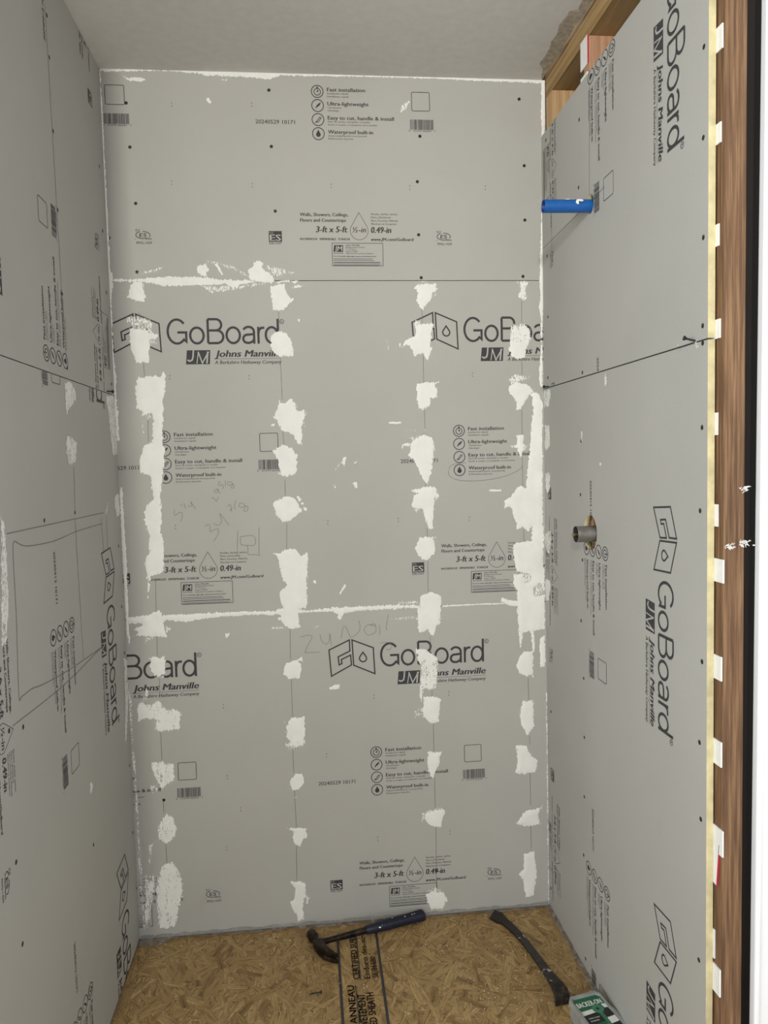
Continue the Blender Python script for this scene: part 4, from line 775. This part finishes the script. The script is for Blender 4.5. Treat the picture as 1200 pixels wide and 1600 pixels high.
# pencil marks
def marks(lines, conv, parent, w, name='pencil_mark', n=0.0005):
    for ln in lines:
        A = Art(); A.stroke([(a/10000.0, b/10000.0) for a, b in ln], w); a = np.array(A.v)
        me = mesh_from(name, conv(a[:, 0], a[:, 1], np.full(len(a), n)), A.f); link(name, me, M['pencil'], parent)
def smoothline(ln, k=4):
    if len(ln) < 3: return ln
    p = [np.array(q, float) for q in ln]; out = []
    for i in range(len(p)-1):
        a = p[max(0, i-1)]; b = p[i]; c = p[i+1]; d = p[min(len(p)-1, i+2)]
        for j in range(k):
            t = j/k; out.append(tuple(0.5*((2*b)+(-a+c)*t+(2*a-5*b+4*c-d)*t*t+(-a+3*b-3*c+d)*t**3)))
    out.append(tuple(p[-1])); return out
marks([smoothline(l) for l in PENCIL_BACK], P_back, wall_back, 0.0011)
marks(DOTS_BACK, P_back, wall_back, 0.0022, 'printed_dot')
marks(STUD_LINES_BACK, P_back, wall_back, 0.0012, 'pencil_stud_line')
marks(LINES_RIGHT, P_right, wall_right, 0.0016, 'pencil_line')
marks([smoothline(l) for l in LINES_LEFT], P_left, wall_left, 0.0016, 'pencil_line')

# screw heads sunk in the boards (one shared mesh)
v, f = loft([ring_pts((0,0,0.0004), (1,0,0), (0,1,0), 0.0045, 0.0045, 12), ring_pts((0,0,0.0007), (1,0,0), (0,1,0), 0.0036, 0.0036, 12), ring_pts((0,0,0.0003), (1,0,0), (0,1,0), 0.0012, 0.0012, 12)])
sc = solid('screw_head', v, f, M['screw']); sc_me = sc.data; bpy.data.objects.remove(sc)
def screw_heads(lst, where, boards):
    for a, b in lst:
        a /= 10000.0; b /= 10000.0
        o = bpy.data.objects.new('screw_head', sc_me); col.objects.link(o)
        if where == 'b': o.location = (a, 0, b); o.rotation_euler = (PI/2, 0, 0)
        elif where == 'r': o.location = (W, a, b); o.rotation_euler = (0, -PI/2, 0)
        else: o.location = (0, a, b); o.rotation_euler = (0, PI/2, 0)
        o.parent = next((k for k, z in boards if b < z), boards[-1][0])
screw_heads(SCREWS_BACK, 'b', [(bb[0], 0.913), (bb[1], 1.8273), (bb[2], 9)])
screw_heads(SCREWS_RIGHT, 'r', [(rb_low, 1.5235), (rb_up, 9)]); screw_heads(SCREWS_LEFT, 'l', [(lb_low, 1.5235), (lb_up, 9)])

# ------------------------------------------------------------------ floor strands, stamp, film
r = random.Random(21)
def strand_quad(cx, cy, L, w, a, z):
    ca, sa = math.cos(a), math.sin(a); pts = []
    n = 3
    top = []; bot = []
    for i in range(n+1):
        t = -0.5+i/n; top.append((t*L*(1 if i else r.uniform(0.85, 1.1)), w*0.5*r.uniform(0.75, 1.1))); bot.append((t*L, -w*0.5*r.uniform(0.75, 1.1)))
    tilt = r.uniform(-0.0005, 0.0005)
    for (x, y) in top+bot: pts.append((cx+x*ca-y*sa, cy+x*sa+y*ca, z+tilt*x/L*2, x, y))
    return pts, [(i, i+n+1, i+n+2, i+1) for i in range(n)]
V = []; UV = []; Fq = []; tone = []
for k in range(7000):
    cx = r.uniform(0.0, W); cy = r.uniform(-0.78, 0.0)
    a = r.gauss(PI/2, 0.7) if r.random() < 0.7 else r.uniform(0, PI)
    L = r.uniform(0.04, 0.13); w = r.uniform(0.004, 0.018)
    pts, fs = strand_quad(cx, cy, L, w, a, -0.0020+0.0012*k/7000)
    if min(p[0] for p in pts) < 0.001 or max(p[0] for p in pts) > W-0.001 or max(p[1] for p in pts) > -0.001: continue
    n0 = len(V); V += [p[:3] for p in pts]; ox, oy = r.uniform(0, 9), r.uniform(0, 9); UV += [(p[3]+ox, p[4]+oy) for p in pts]; t = min(1, max(0, r.gauss(0.50, 0.13))); tone += [t]*len(pts)
    Fq += [tuple(i+n0 for i in q) for q in fs]
def strand_mesh(V, Fq, UV, tone):
    me = mesh_from('wood_strand', V, Fq); ul = me.uv_layers.new(name='UVMap')
    for lp in me.loops: ul.data[lp.index].uv = UV[lp.vertex_index]
    at = me.attributes.new('tone', 'FLOAT', 'POINT'); at.data.foreach_set('value', tone)
    return me
st = link('wood_strands', strand_mesh(V, Fq, UV, tone), M['osb'], floor); st['kind'] = 'stuff'
protos = []
for k in range(14):
    pts, fs = strand_quad(0, 0, r.uniform(0.06, 0.12), r.uniform(0.012, 0.026), 0, 0.0)
    n = len(pts); V2 = [p[:3] for p in pts]+[(p[0], p[1], p[2]-0.0007) for p in pts]
    m2 = n//2; per = list(range(m2))+list(range(n-1, m2-1, -1))
    fs2 = list(fs)+[tuple(i+n for i in reversed(q)) for q in fs]+[(per[i], per[(i+1) % n], per[(i+1) % n]+n, per[i]+n) for i in range(n)]
    ox = r.uniform(0, 9); uv = [(p[3]+ox, p[4]+ox) for p in pts]*2
    me = strand_mesh(V2, fs2, uv, [min(0.95, max(0.12, r.gauss(0.5, 0.13)))]*(2*n)); me.materials.append(M['osb']); protos.append(me)
for k in range(260):
    o = bpy.data.objects.new('wood_strand', r.choice(protos)); col.objects.link(o)
    o.location = (r.uniform(0.06, W-0.06), r.uniform(-0.50, -0.06), -0.0006+0.0004*k/260); o.rotation_euler = (0, 0, r.gauss(PI/2, 0.75)); o.parent = floor

# stamped print on the subfloor, read looking along the room
A = Art()
A.stroke([(0.552, -0.62), (0.5535, -0.402), (0.5555, -0.07)], 0.0065); A.stroke([(0.660, -0.62), (0.6605, -0.417), (0.6645, -0.05)], 0.0065)
A.stroke([(0.6065, -0.255), (0.6075, -0.06)], 0.0028); A.stroke([(0.592, -0.62), (0.592, -0.275)], 0.0022)
floor_art = A
def vtext(body, x, y0, length, cap, bold=0.02):
    B_ = Art(); B_.text(body, 0, 0, length, cap, bold); floor_art.add([(x-p[1], y0+p[0]) for p in B_.v], B_.f)
vtext('CERTIFIED SUBS', 0.605, -0.252, 0.185, 0.017); vtext('Enduro des-sus', 0.6315, -0.254, 0.185, 0.0145); vtext('SE/86680', 0.6525, -0.252, 0.085, 0.015)
vtext('9 EPAISSEUR PANNEAU', 0.588, -0.62, 0.345, 0.017); vtext('15/32 CATEGORIE REVETEMENT', 0.6125, -0.62, 0.310, 0.019); vtext('5/8 INCH SPAN RATED SHEATH', 0.6345, -0.62, 0.312, 0.018)
me = mesh_from('stamped_print', [(p[0], p[1], 0.0012+p[2]*2e-4) for p in floor_art.v], floor_art.f); link('stamped_print', me, M['ink'], floor)

# clear plastic film turned up at the foot of the walls
def film(name, path, parent):
    v = []; f = []
    for (fx, fy, wx, wy, wz) in path:
        v += [(fx, fy, 0.0016+0.001*r.random()), ((fx+wx)/2, (fy+wy)/2, 0.004+0.003*r.random()), (wx, wy, wz)]
    for i in range(len(path)-1):
        a = 3*i; f += [(a, a+3, a+4, a+1), (a+1, a+4, a+5, a+2)]
    o = solid(name, v, f, M['film'], parent); return o
pth = []
for i in range(60):
    x = 0.004+(W-0.008)*i/59; d = 0.004+0.005*math.sin(i*0.7)*math.sin(i*0.23)+0.003*r.random()+(0.022 if i < 4 else 0)
    pth.append((x, -d-0.008, x, -0.0008, 0.009+0.006*r.random()))
film('plastic_film', pth, wall_back)
pth = []
for i in range(46):
    y = -0.006-0.62*i/45; d = 0.006+0.006*abs(math.sin(i*0.8))+0.004*r.random()
    pth.append((W-d, y, W-0.0010, y, 0.007+0.005*r.random()))
film('plastic_film', pth, wall_right)
# ------------------------------------------------------------------ blue pipe stub
def tube(name, x0, x1, y, z, r0, r1, m_out, m_in, parent, dz=0.0, n=36):
    rings = []
    for x, rr in ((x0, r0), (x1-0.001, r0), (x1, r0-0.0008), (x1, r1+0.0004), (x1+0.0008 if x1 < x0 else x1-0.0008, r1), (x0, r1)):
        rings.append(ring_pts((x, y, z+dz*(x-x0)/(x1-x0)), (0,1,0), (0,0,1), rr, rr, n))
    v, f = loft(rings, cap=False); f += [(5*n+j, 5*n+(j+1) % n, (j+1) % n, j) for j in range(n)]
    o = solid(name, v, f, [m_out, m_in], parent); 
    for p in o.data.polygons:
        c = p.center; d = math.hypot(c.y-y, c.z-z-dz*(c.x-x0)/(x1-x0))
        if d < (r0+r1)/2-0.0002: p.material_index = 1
    return autosmooth(o)
pipe = empty('blue_pipe_stub', (W, -0.365, 1.9165)); tag(pipe, 'blue plastic pipe stub poking out of the upper right board', 'pipe')
pb = tube('pipe_body', 0.045, -0.1115, 0, 0, 0.0150, 0.0118, M['blue'], M['blue_in'], pipe, dz=-0.002)
def smear(pts_list, rad, parent, xs):
    # dabs wrapped on the pipe: (x, angle) outlines
    for pts in pts_list:
        v = [Vector((x, -math.cos(a)*rad, math.sin(a)*rad)) for x, a in pts]; n = len(v); c = sum(v, Vector())/n; c = Vector((c.x, c.y, c.z)); rr = math.hypot(c.y, c.z); c.y *= rad/rr*1.01; c.z *= rad/rr*1.01
        o = solid('compound_dab', v+[c], [(i, (i+1) % n, n) for i in range(n)], M['smear'], parent)
smear([[(-0.036, 0.75), (-0.030, 0.95), (-0.022, 0.85), (-0.019, 0.55), (-0.024, 0.35), (-0.028, 0.45), (-0.031, 0.35), (-0.033, 0.05), (-0.029, -0.02), (-0.036, -0.05), (-0.039, 0.2), (-0.037, 0.5)],
       [(-0.066, 0.85), (-0.058, 0.95), (-0.052, 1.0), (-0.050, 0.80), (-0.056, 0.72), (-0.062, 0.76)], [(-0.073, 1.0), (-0.066, 0.98), (-0.067, 0.90), (-0.072, 0.95)], [(-0.046, 0.95), (-0.042, 0.8), (-0.044, 0.78), (-0.049, 0.9)]], 0.0154, pb, None)

# ------------------------------------------------------------------ valve sleeve
val = empty('shower_valve_stub', (W, -0.374, 1.1445)); tag(val, 'tarnished metal valve sleeve with thin stem in oval hole', 'valve')
tube('sleeve', 0.060, -0.0430, 0, 0, 0.0195, 0.0172, M['chrome'], M['hole'], val)
v, f = loft([ring_pts((x, 0, -0.001), (0,1,0), (0,0,1), q, q, 14) for x, q in ((0.04, 0.0035), (-0.044, 0.0032), (-0.045, 0.0045), (-0.0515, 0.0045), (-0.052, 0.004))]); autosmooth(solid('stem', v, f, M['brass'], val))
v, f = loft([ring_pts((x, 0, 0), (0,1,0), (0,0,1), q, q, 20) for x, q in ((0.012, 0.0168), (0.010, 0.0168))]); solid('cartridge_face', v, f, M['hole'], val)
box('sleeve_lug', (0.004, -0.004, -0.030), (0.020, 0.006, -0.019), M['brass'], val, bevel=0.002)

# ------------------------------------------------------------------ loose screws
def screw(name, loc, direction, length, label, m, rad=0.0019):
    e = empty(name, loc); tag(e, label, 'screw')
    d = Vector(direction).normalized(); ax = d.orthogonal().normalized(); ay = d.cross(ax)
    prof = []; n = 26
    for i in range(n+1):
        t = i/n; q = rad*(1.0 if i % 2 else 0.72)*(1 if t < 0.85 else max(0.06, (1-t)/0.15)); prof.append((t*length, q))
    v, f = loft([ring_pts(d*x, ax, ay, q, q, 10) for x, q in prof]); solid('shank', v, f, m, e, smooth=False)
    v, f = loft([ring_pts(d*x, ax, ay, q, q, 14) for x, q in ((0.004, rad), (0.0005, 0.0042), (-0.0008, 0.0044), (-0.0012, 0.0038), (-0.0006, 0.0012))]); autosmooth(solid('head', v, f, m, e))
    return e
screw('screw', (0.5050, -0.2960, 0.0060), (-1, 0.02, -0.10), 0.0315, 'small green screw lying on the strand board', M['green_screw'])
screw('screw', (W-0.0195, -0.861, 1.5318), (1, -0.06, -0.26), 0.034, 'dark screw sticking out of the right seam near the stud', M['screw'], 0.0022)
screw('screw', (W-0.0060, -0.022, 1.5285), (0.28, -1, -0.06), 0.040, 'dark screw in the right seam by the back corner', M['screw'])
screw('screw', (0.0070, -0.048, 1.5300), (-0.25, -1, -0.06), 0.042, 'dark screw in the left wall seam by the back corner', M['screw'])

# ------------------------------------------------------------------ claw hammer
ham = empty('claw_hammer', (0.500, -0.112, 0.0015), math.radians(16.5)); tag(ham, 'claw hammer with navy grip lying against the back wall', 'hammer')
HZ = 0.0150
Xa, Ya, Za = Vector((1,0,0)), Vector((0,1,0)), Vector((0,0,1))
v, f = loft([ring_pts((x, y, HZ), Xa, Za, q, q, 24) for x, y, q in ((-0.001, -0.006, 0.0105), (-0.001, 0.010, 0.0100), (-0.002, 0.018, 0.0098), (-0.003, 0.024, 0.0135), (-0.003, 0.030, 0.0148), (-0.004, 0.047, 0.0148), (-0.004, 0.050, 0.0138), (-0.004, 0.0505, 0.010))])
autosmooth(solid('head', v, f, M['steel'], ham))
claw_path = [(-0.001, -0.002, 0.0130), (0.000, -0.020, 0.0130), (0.003, -0.038, 0.0120), (0.009, -0.056, 0.0100), (0.018, -0.074, 0.0070), (0.027, -0.086, 0.0030)]
for s in (-1, 1):
    rings = []
    for i, (x, y, t) in enumerate(claw_path):
        k = i/(len(claw_path)-1); zi = 0.0002+0.0016*k; zo = 0.0115+0.003*math.sin(k*PI*0.8)
        nx, ny = 0.93, 0.36*k
        zc = HZ + s*(zi+zo)/2; hz = (zo-zi)/2
        rings.append(ring_pts((x, y, zc), Vector((nx, ny, 0)).normalized(), Za, t, hz, 14, 3.5))
    v, f = loft(rings); autosmooth(solid('claw', v, f, M['steel'], ham), 50)
v, f = loft([ring_pts((x, y, HZ), Ya, Za, a, b, 18, 3.0) for x, y, a, b in ((-0.012, 0.000, 0.010, 0.0095), (0.006, 0.0, 0.0110, 0.0100), (0.018, 0.0, 0.0085, 0.0078), (0.035, 0.0, 0.0066, 0.0066), (0.060, 0.0, 0.0072, 0.0072), (0.085, 0.0, 0.0080, 0.0080), (0.110, 0.0, 0.0078, 0.0080), (0.150, 0.0, 0.0085, 0.0085))])
autosmooth(solid('shaft', v, f, M['steel'], ham), 50)
gs = [(0.140, 0.0096, 0.0092), (0.142, 0.0112, 0.0105), (0.165, 0.0125, 0.0115), (0.19, 0.0142, 0.0128), (0.22, 0.0146, 0.0130), (0.25, 0.0142, 0.0128), (0.275, 0.0142, 0.0130), (0.298, 0.0158, 0.0138), (0.312, 0.0168, 0.0142), (0.318, 0.0160, 0.0135), (0.3205, 0.012, 0.010)]
v, f = loft([ring_pts((x, 0.0, HZ), Ya, Za, a, b, 24, 2.6) for x, a, b in gs]); gp = autosmooth(solid('grip', v, f, M['grip'], ham), 50)
for k in range(34):
    x = r.uniform(0.165, 0.295); s = r.choice((-1, -1, 1)); th = r.uniform(0.35, 1.35)
    c = Vector((x, s*math.cos(th)*0.0135, HZ+math.sin(th)*0.0126)); nrm = Vector((0, s*math.cos(th), math.sin(th))); q = r.uniform(0.0010, 0.0026)
    tdir = Vector((1, 0, 0)); bdir = nrm.cross(tdir)
    pts = [c+nrm*0.0008+tdir*math.cos(a)*q*1.5+bdir*math.sin(a)*q*0.8 for a in [2*PI*i/7 for i in range(7)]]
    if k < 9: solid('speck', pts+[c+nrm*0.0016], [(i, (i+1) % 7, 7) for i in range(7)], M['smear'], gp)

# ------------------------------------------------------------------ flat pry bar
bar = empty('pry_bar', (1.05, -0.2, 0.0)); tag(bar, 'black flat pry bar with chipped paint on the strand board', 'pry bar')
bp = [(1.006, -0.030, 0.0062, 0.0235), (1.021, -0.044, 0.0052, 0.0225), (1.034, -0.070, 0.0055, 0.0140), (1.046, -0.105, 0.0075, 0.0118), (1.055, -0.145, 0.0105, 0.0110), (1.062, -0.190, 0.0145, 0.0108), (1.068, -0.240, 0.0190, 0.0108), (1.073, -0.290, 0.0235, 0.0110), (1.077, -0.335, 0.0280, 0.0122), (1.080, -0.368, 0.0318, 0.0150), (1.0825, -0.392, 0.0340, 0.0175), (1.0845, -0.405, 0.0325, 0.0192), (1.086, -0.413, 0.0265, 0.0196), (1.0865, -0.417, 0.0170, 0.0200), (1.087, -0.420, 0.0040, 0.0205)]
rings = []
for i, (x, y, z, hw) in enumerate(bp):
    a = Vector(bp[max(0, i-1)][:3]); b2 = Vector(bp[min(len(bp)-1, i+1)][:3]); d = (b2-a).normalized()
    k = i/(len(bp)-1)
    side = Vector((-d.y, d.x, 0)); side = side.normalized() if side.length > 1e-3 else Vector((1,0,0))
    if i < 3: side = (side*0.75+Vector((0.25, 0.95, 0))*0.35).normalized()
    if side.x < 0: side = -side
    up = d.cross(side).normalized(); up = -up if up.dot(Vector((0, -0.7, 0.7))) < 0 else up
    th = 0.0032 if 0 < i < len(bp)-1 else 0.0012
    c = Vector((x, y, z))-Vector((1.05, -0.2, 0))
    rings.append([c-side*hw-up*th, c+side*hw-up*th, c+side*hw+up*th, c-side*hw+up*th])
v, f = loft(rings); bm = bmesh.new(); vs = [bm.verts.new(p) for p in v]
for q in f: bm.faces.new([vs[i] for i in q])
o = fin('bar_body', bm, M['barpaint'], bar, bevel=0.0008, seg=1)
autosmooth(o, 40)

# ------------------------------------------------------------------ box of screws
bx = empty('screw_box', (1.137, -0.507, 0.0012), math.radians(11)); tag(bx, 'clear plastic screw box with green label by the right wall', 'box')
def outline(w, l0, l1, ch, step=0.0):
    # chamfered tray outline, far side +y; the near part is wider by step
    return [(-w, l0), (w+step, l0), (w+step, l1-0.075), (w, l1-0.062), (w, l1-ch), (w-ch, l1), (-w+ch, l1), (-w, l1-ch), (-w, l1-0.062), (-w-step, l1-0.075)][0:10]
def prism(name, pts, z0, z1, m, parent, inset=0.0, bevel=0.0):
    n = len(pts); cx = sum(p[0] for p in pts)/n; cy = sum(p[1] for p in pts)/n
    rings = [[Vector((p[0], p[1], z0)) for p in pts], [Vector((p[0]-(p[0]-cx)*inset, p[1]-(p[1]-cy)*inset, z1)) for p in pts]]
    v, f = loft(rings); bm = bmesh.new(); vs = [bm.verts.new(p) for p in v]
    for q in f: bm.faces.new([vs[i] for i in q])
    return fin(name, bm, m, parent, bevel=bevel)
oc = [(-0.045, -0.095), (0.045, -0.095), (0.045, -0.006), (0.042, 0.004), (0.042, 0.052), (0.034, 0.062), (-0.034, 0.062), (-0.042, 0.052), (-0.042, 0.004), (-0.045, -0.006)]
prism('tray', [(x*0.93, y*0.95) for x, y in oc], 0.0, 0.034, M['clear'], bx, inset=-0.03)
prism('lid', oc, 0.0345, 0.0425, M['clear'], bx, inset=0.03)
def rimloop(pts, w, z0, z1, m, name, parent):
    n = len(pts); cx, cy = 0, -0.015; out = []; rings = []
    def off(p, d): 
        vx, vy = p[0]-cx, p[1]-cy; l = math.hypot(vx, vy); return (p[0]-vx/l*d, p[1]-vy/l*d)
    a = [Vector((*p, z0)) for p in pts]; b = [Vector((*off(p, w*0.15), z1)) for p in pts]; c = [Vector((*off(p, w), z1)) for p in pts]; d = [Vector((*off(p, w*1.2), z0)) for p in pts]
    v = a+b+c+d; f = []
    for k in range(4):
        for i in range(n): f.append((k*n+i, k*n+(i+1) % n, ((k+1) % 4)*n+(i+1) % n, ((k+1) % 4)*n+i))
    return solid(name, v, f, m, parent, smooth=False)
rimloop(oc, 0.008, 0.040, 0.0470, M['clear'], 'rim', bx)
box('latch', (0.020, 0.060, 0.026), (0.034, 0.0655, 0.0465), M['clear'], bx, bevel=0.002)
LZ = 0.0431
lc = [(-0.035, -0.09), (0.035, -0.09), (0.035, 0.044), (0.029, 0.051), (-0.029, 0.051), (-0.035, 0.044)]
lab = prism('label', lc, LZ, LZ+0.0006, M['label_green'], bx)
def flat(name, pts, z, m, parent, faces=None):
    me = mesh_from(name, [(p[0], p[1], z+(p[2]*1e-4 if len(p) > 2 else 0)) for p in pts], faces or [tuple(range(len(pts)))]); return link(name, me, m, parent)
z1 = LZ+0.0009
flat('label_white_band', [(-0.035, 0.010), (0.000, 0.012), (0.000, 0.000), (-0.035, -0.003)], z1, M['label_white'], lab)
flat('label_black_block', [(-0.035, -0.004), (0.003, -0.001), (0.006, -0.030), (-0.035, -0.036)], z1, M['label_black'], lab)
flat('label_white_band', [(0.024, 0.020), (0.035, 0.020), (0.035, 0.006), (0.026, 0.008)], z1, M['label_white'], lab)
flat('label_black_block', [(0.021, 0.005), (0.035, 0.005), (0.035, -0.020), (0.016, -0.022), (0.012, -0.014)], z1, M['label_black'], lab)
flat('label_white_band', [(0.014, -0.023), (0.035, -0.021), (0.035, -0.040), (0.013, -0.043)], z1, M['label_white'], lab)
flat('label_black_block', [(0.013, -0.044), (0.035, -0.041), (0.035, -0.075), (0.010, -0.078)], z1, M['label_black'], lab)
A = Art(); hp = [(0.009+0.0145*math.cos(PI/8+k*PI/4), 0.0085+0.0145*math.sin(PI/8+k*PI/4)) for k in range(8)]
A.poly(hp); A.poly([(0.004, -0.005), (0.014, -0.005), (0.013, -0.055), (0.009, -0.066), (0.006, -0.055)]); flat('label_screw_picture', A.v, z1+0.0003, M['label_lgreen'], lab, A.f)
A = Art(); A.poly([(0.009+(0.006 if k % 2 else 0.0028)*math.cos(k*PI/6), 0.0085+(0.006 if k % 2 else 0.0028)*math.sin(k*PI/6)) for k in range(12)])
for k in range(8): A.stroke([(0.004, -0.010-0.006*k), (0.014, -0.0075-0.006*k)], 0.0010)
flat('label_screw_drive', A.v, z1+0.0006, M['label_black'], lab, A.f)
A = Art(); A.text('BACKER-ON', -0.0325, 0.022, 0.063, 0.0155, 0.02); flat('label_lettering', A.v, z1+0.0006, M['label_white'], lab, A.f)
A = Art(); A.text('1', -0.026, -0.062, 0.008, 0.022, 0.04); A.text('1/4"', -0.016, -0.062, 0.020, 0.019, 0.03, 0.1)
flat('label_size_lettering', A.v, z1+0.0006, M['label_white'], lab, A.f); A = Art(); A.text('CEMENT BOARD', -0.029, -0.017, 0.028, 0.0030, 0.02); A.text('SCREWS', -0.029, -0.026, 0.022, 0.0034, 0.02)
flat('label_small_print', A.v, z1+0.0006, M['label_white'], lab, A.f)

# ------------------------------------------------------------------ crumbs of compound on the floor
V = []; Fq = []
for k in range(230):
    x, y = r.uniform(0.03, W-0.03), r.uniform(-0.52, -0.02)
    if r.random() < 0.25: x, y = r.gauss(0.93, 0.05), r.gauss(-0.36, 0.07)
    if not (0.01 < x < W-0.01 and y < -0.01): continue
    s = r.uniform(0.0006, 0.0016); n0 = len(V); z = 0.0010
    V += [(x-s, y, z), (x, y-s*0.8, z), (x+s, y+s*0.2, z), (x, y+s, z), (x+s*0.1, y, z+s*1.1)]; Fq += [(n0, n0+1, n0+4), (n0+1, n0+2, n0+4), (n0+2, n0+3, n0+4), (n0+3, n0, n0+4)]
o = link('plaster_crumbs', mesh_from('plaster_crumbs', V, Fq), M['dust']); tag(o, 'white plaster crumbs scattered over the strand board floor', 'crumbs', kind='stuff')
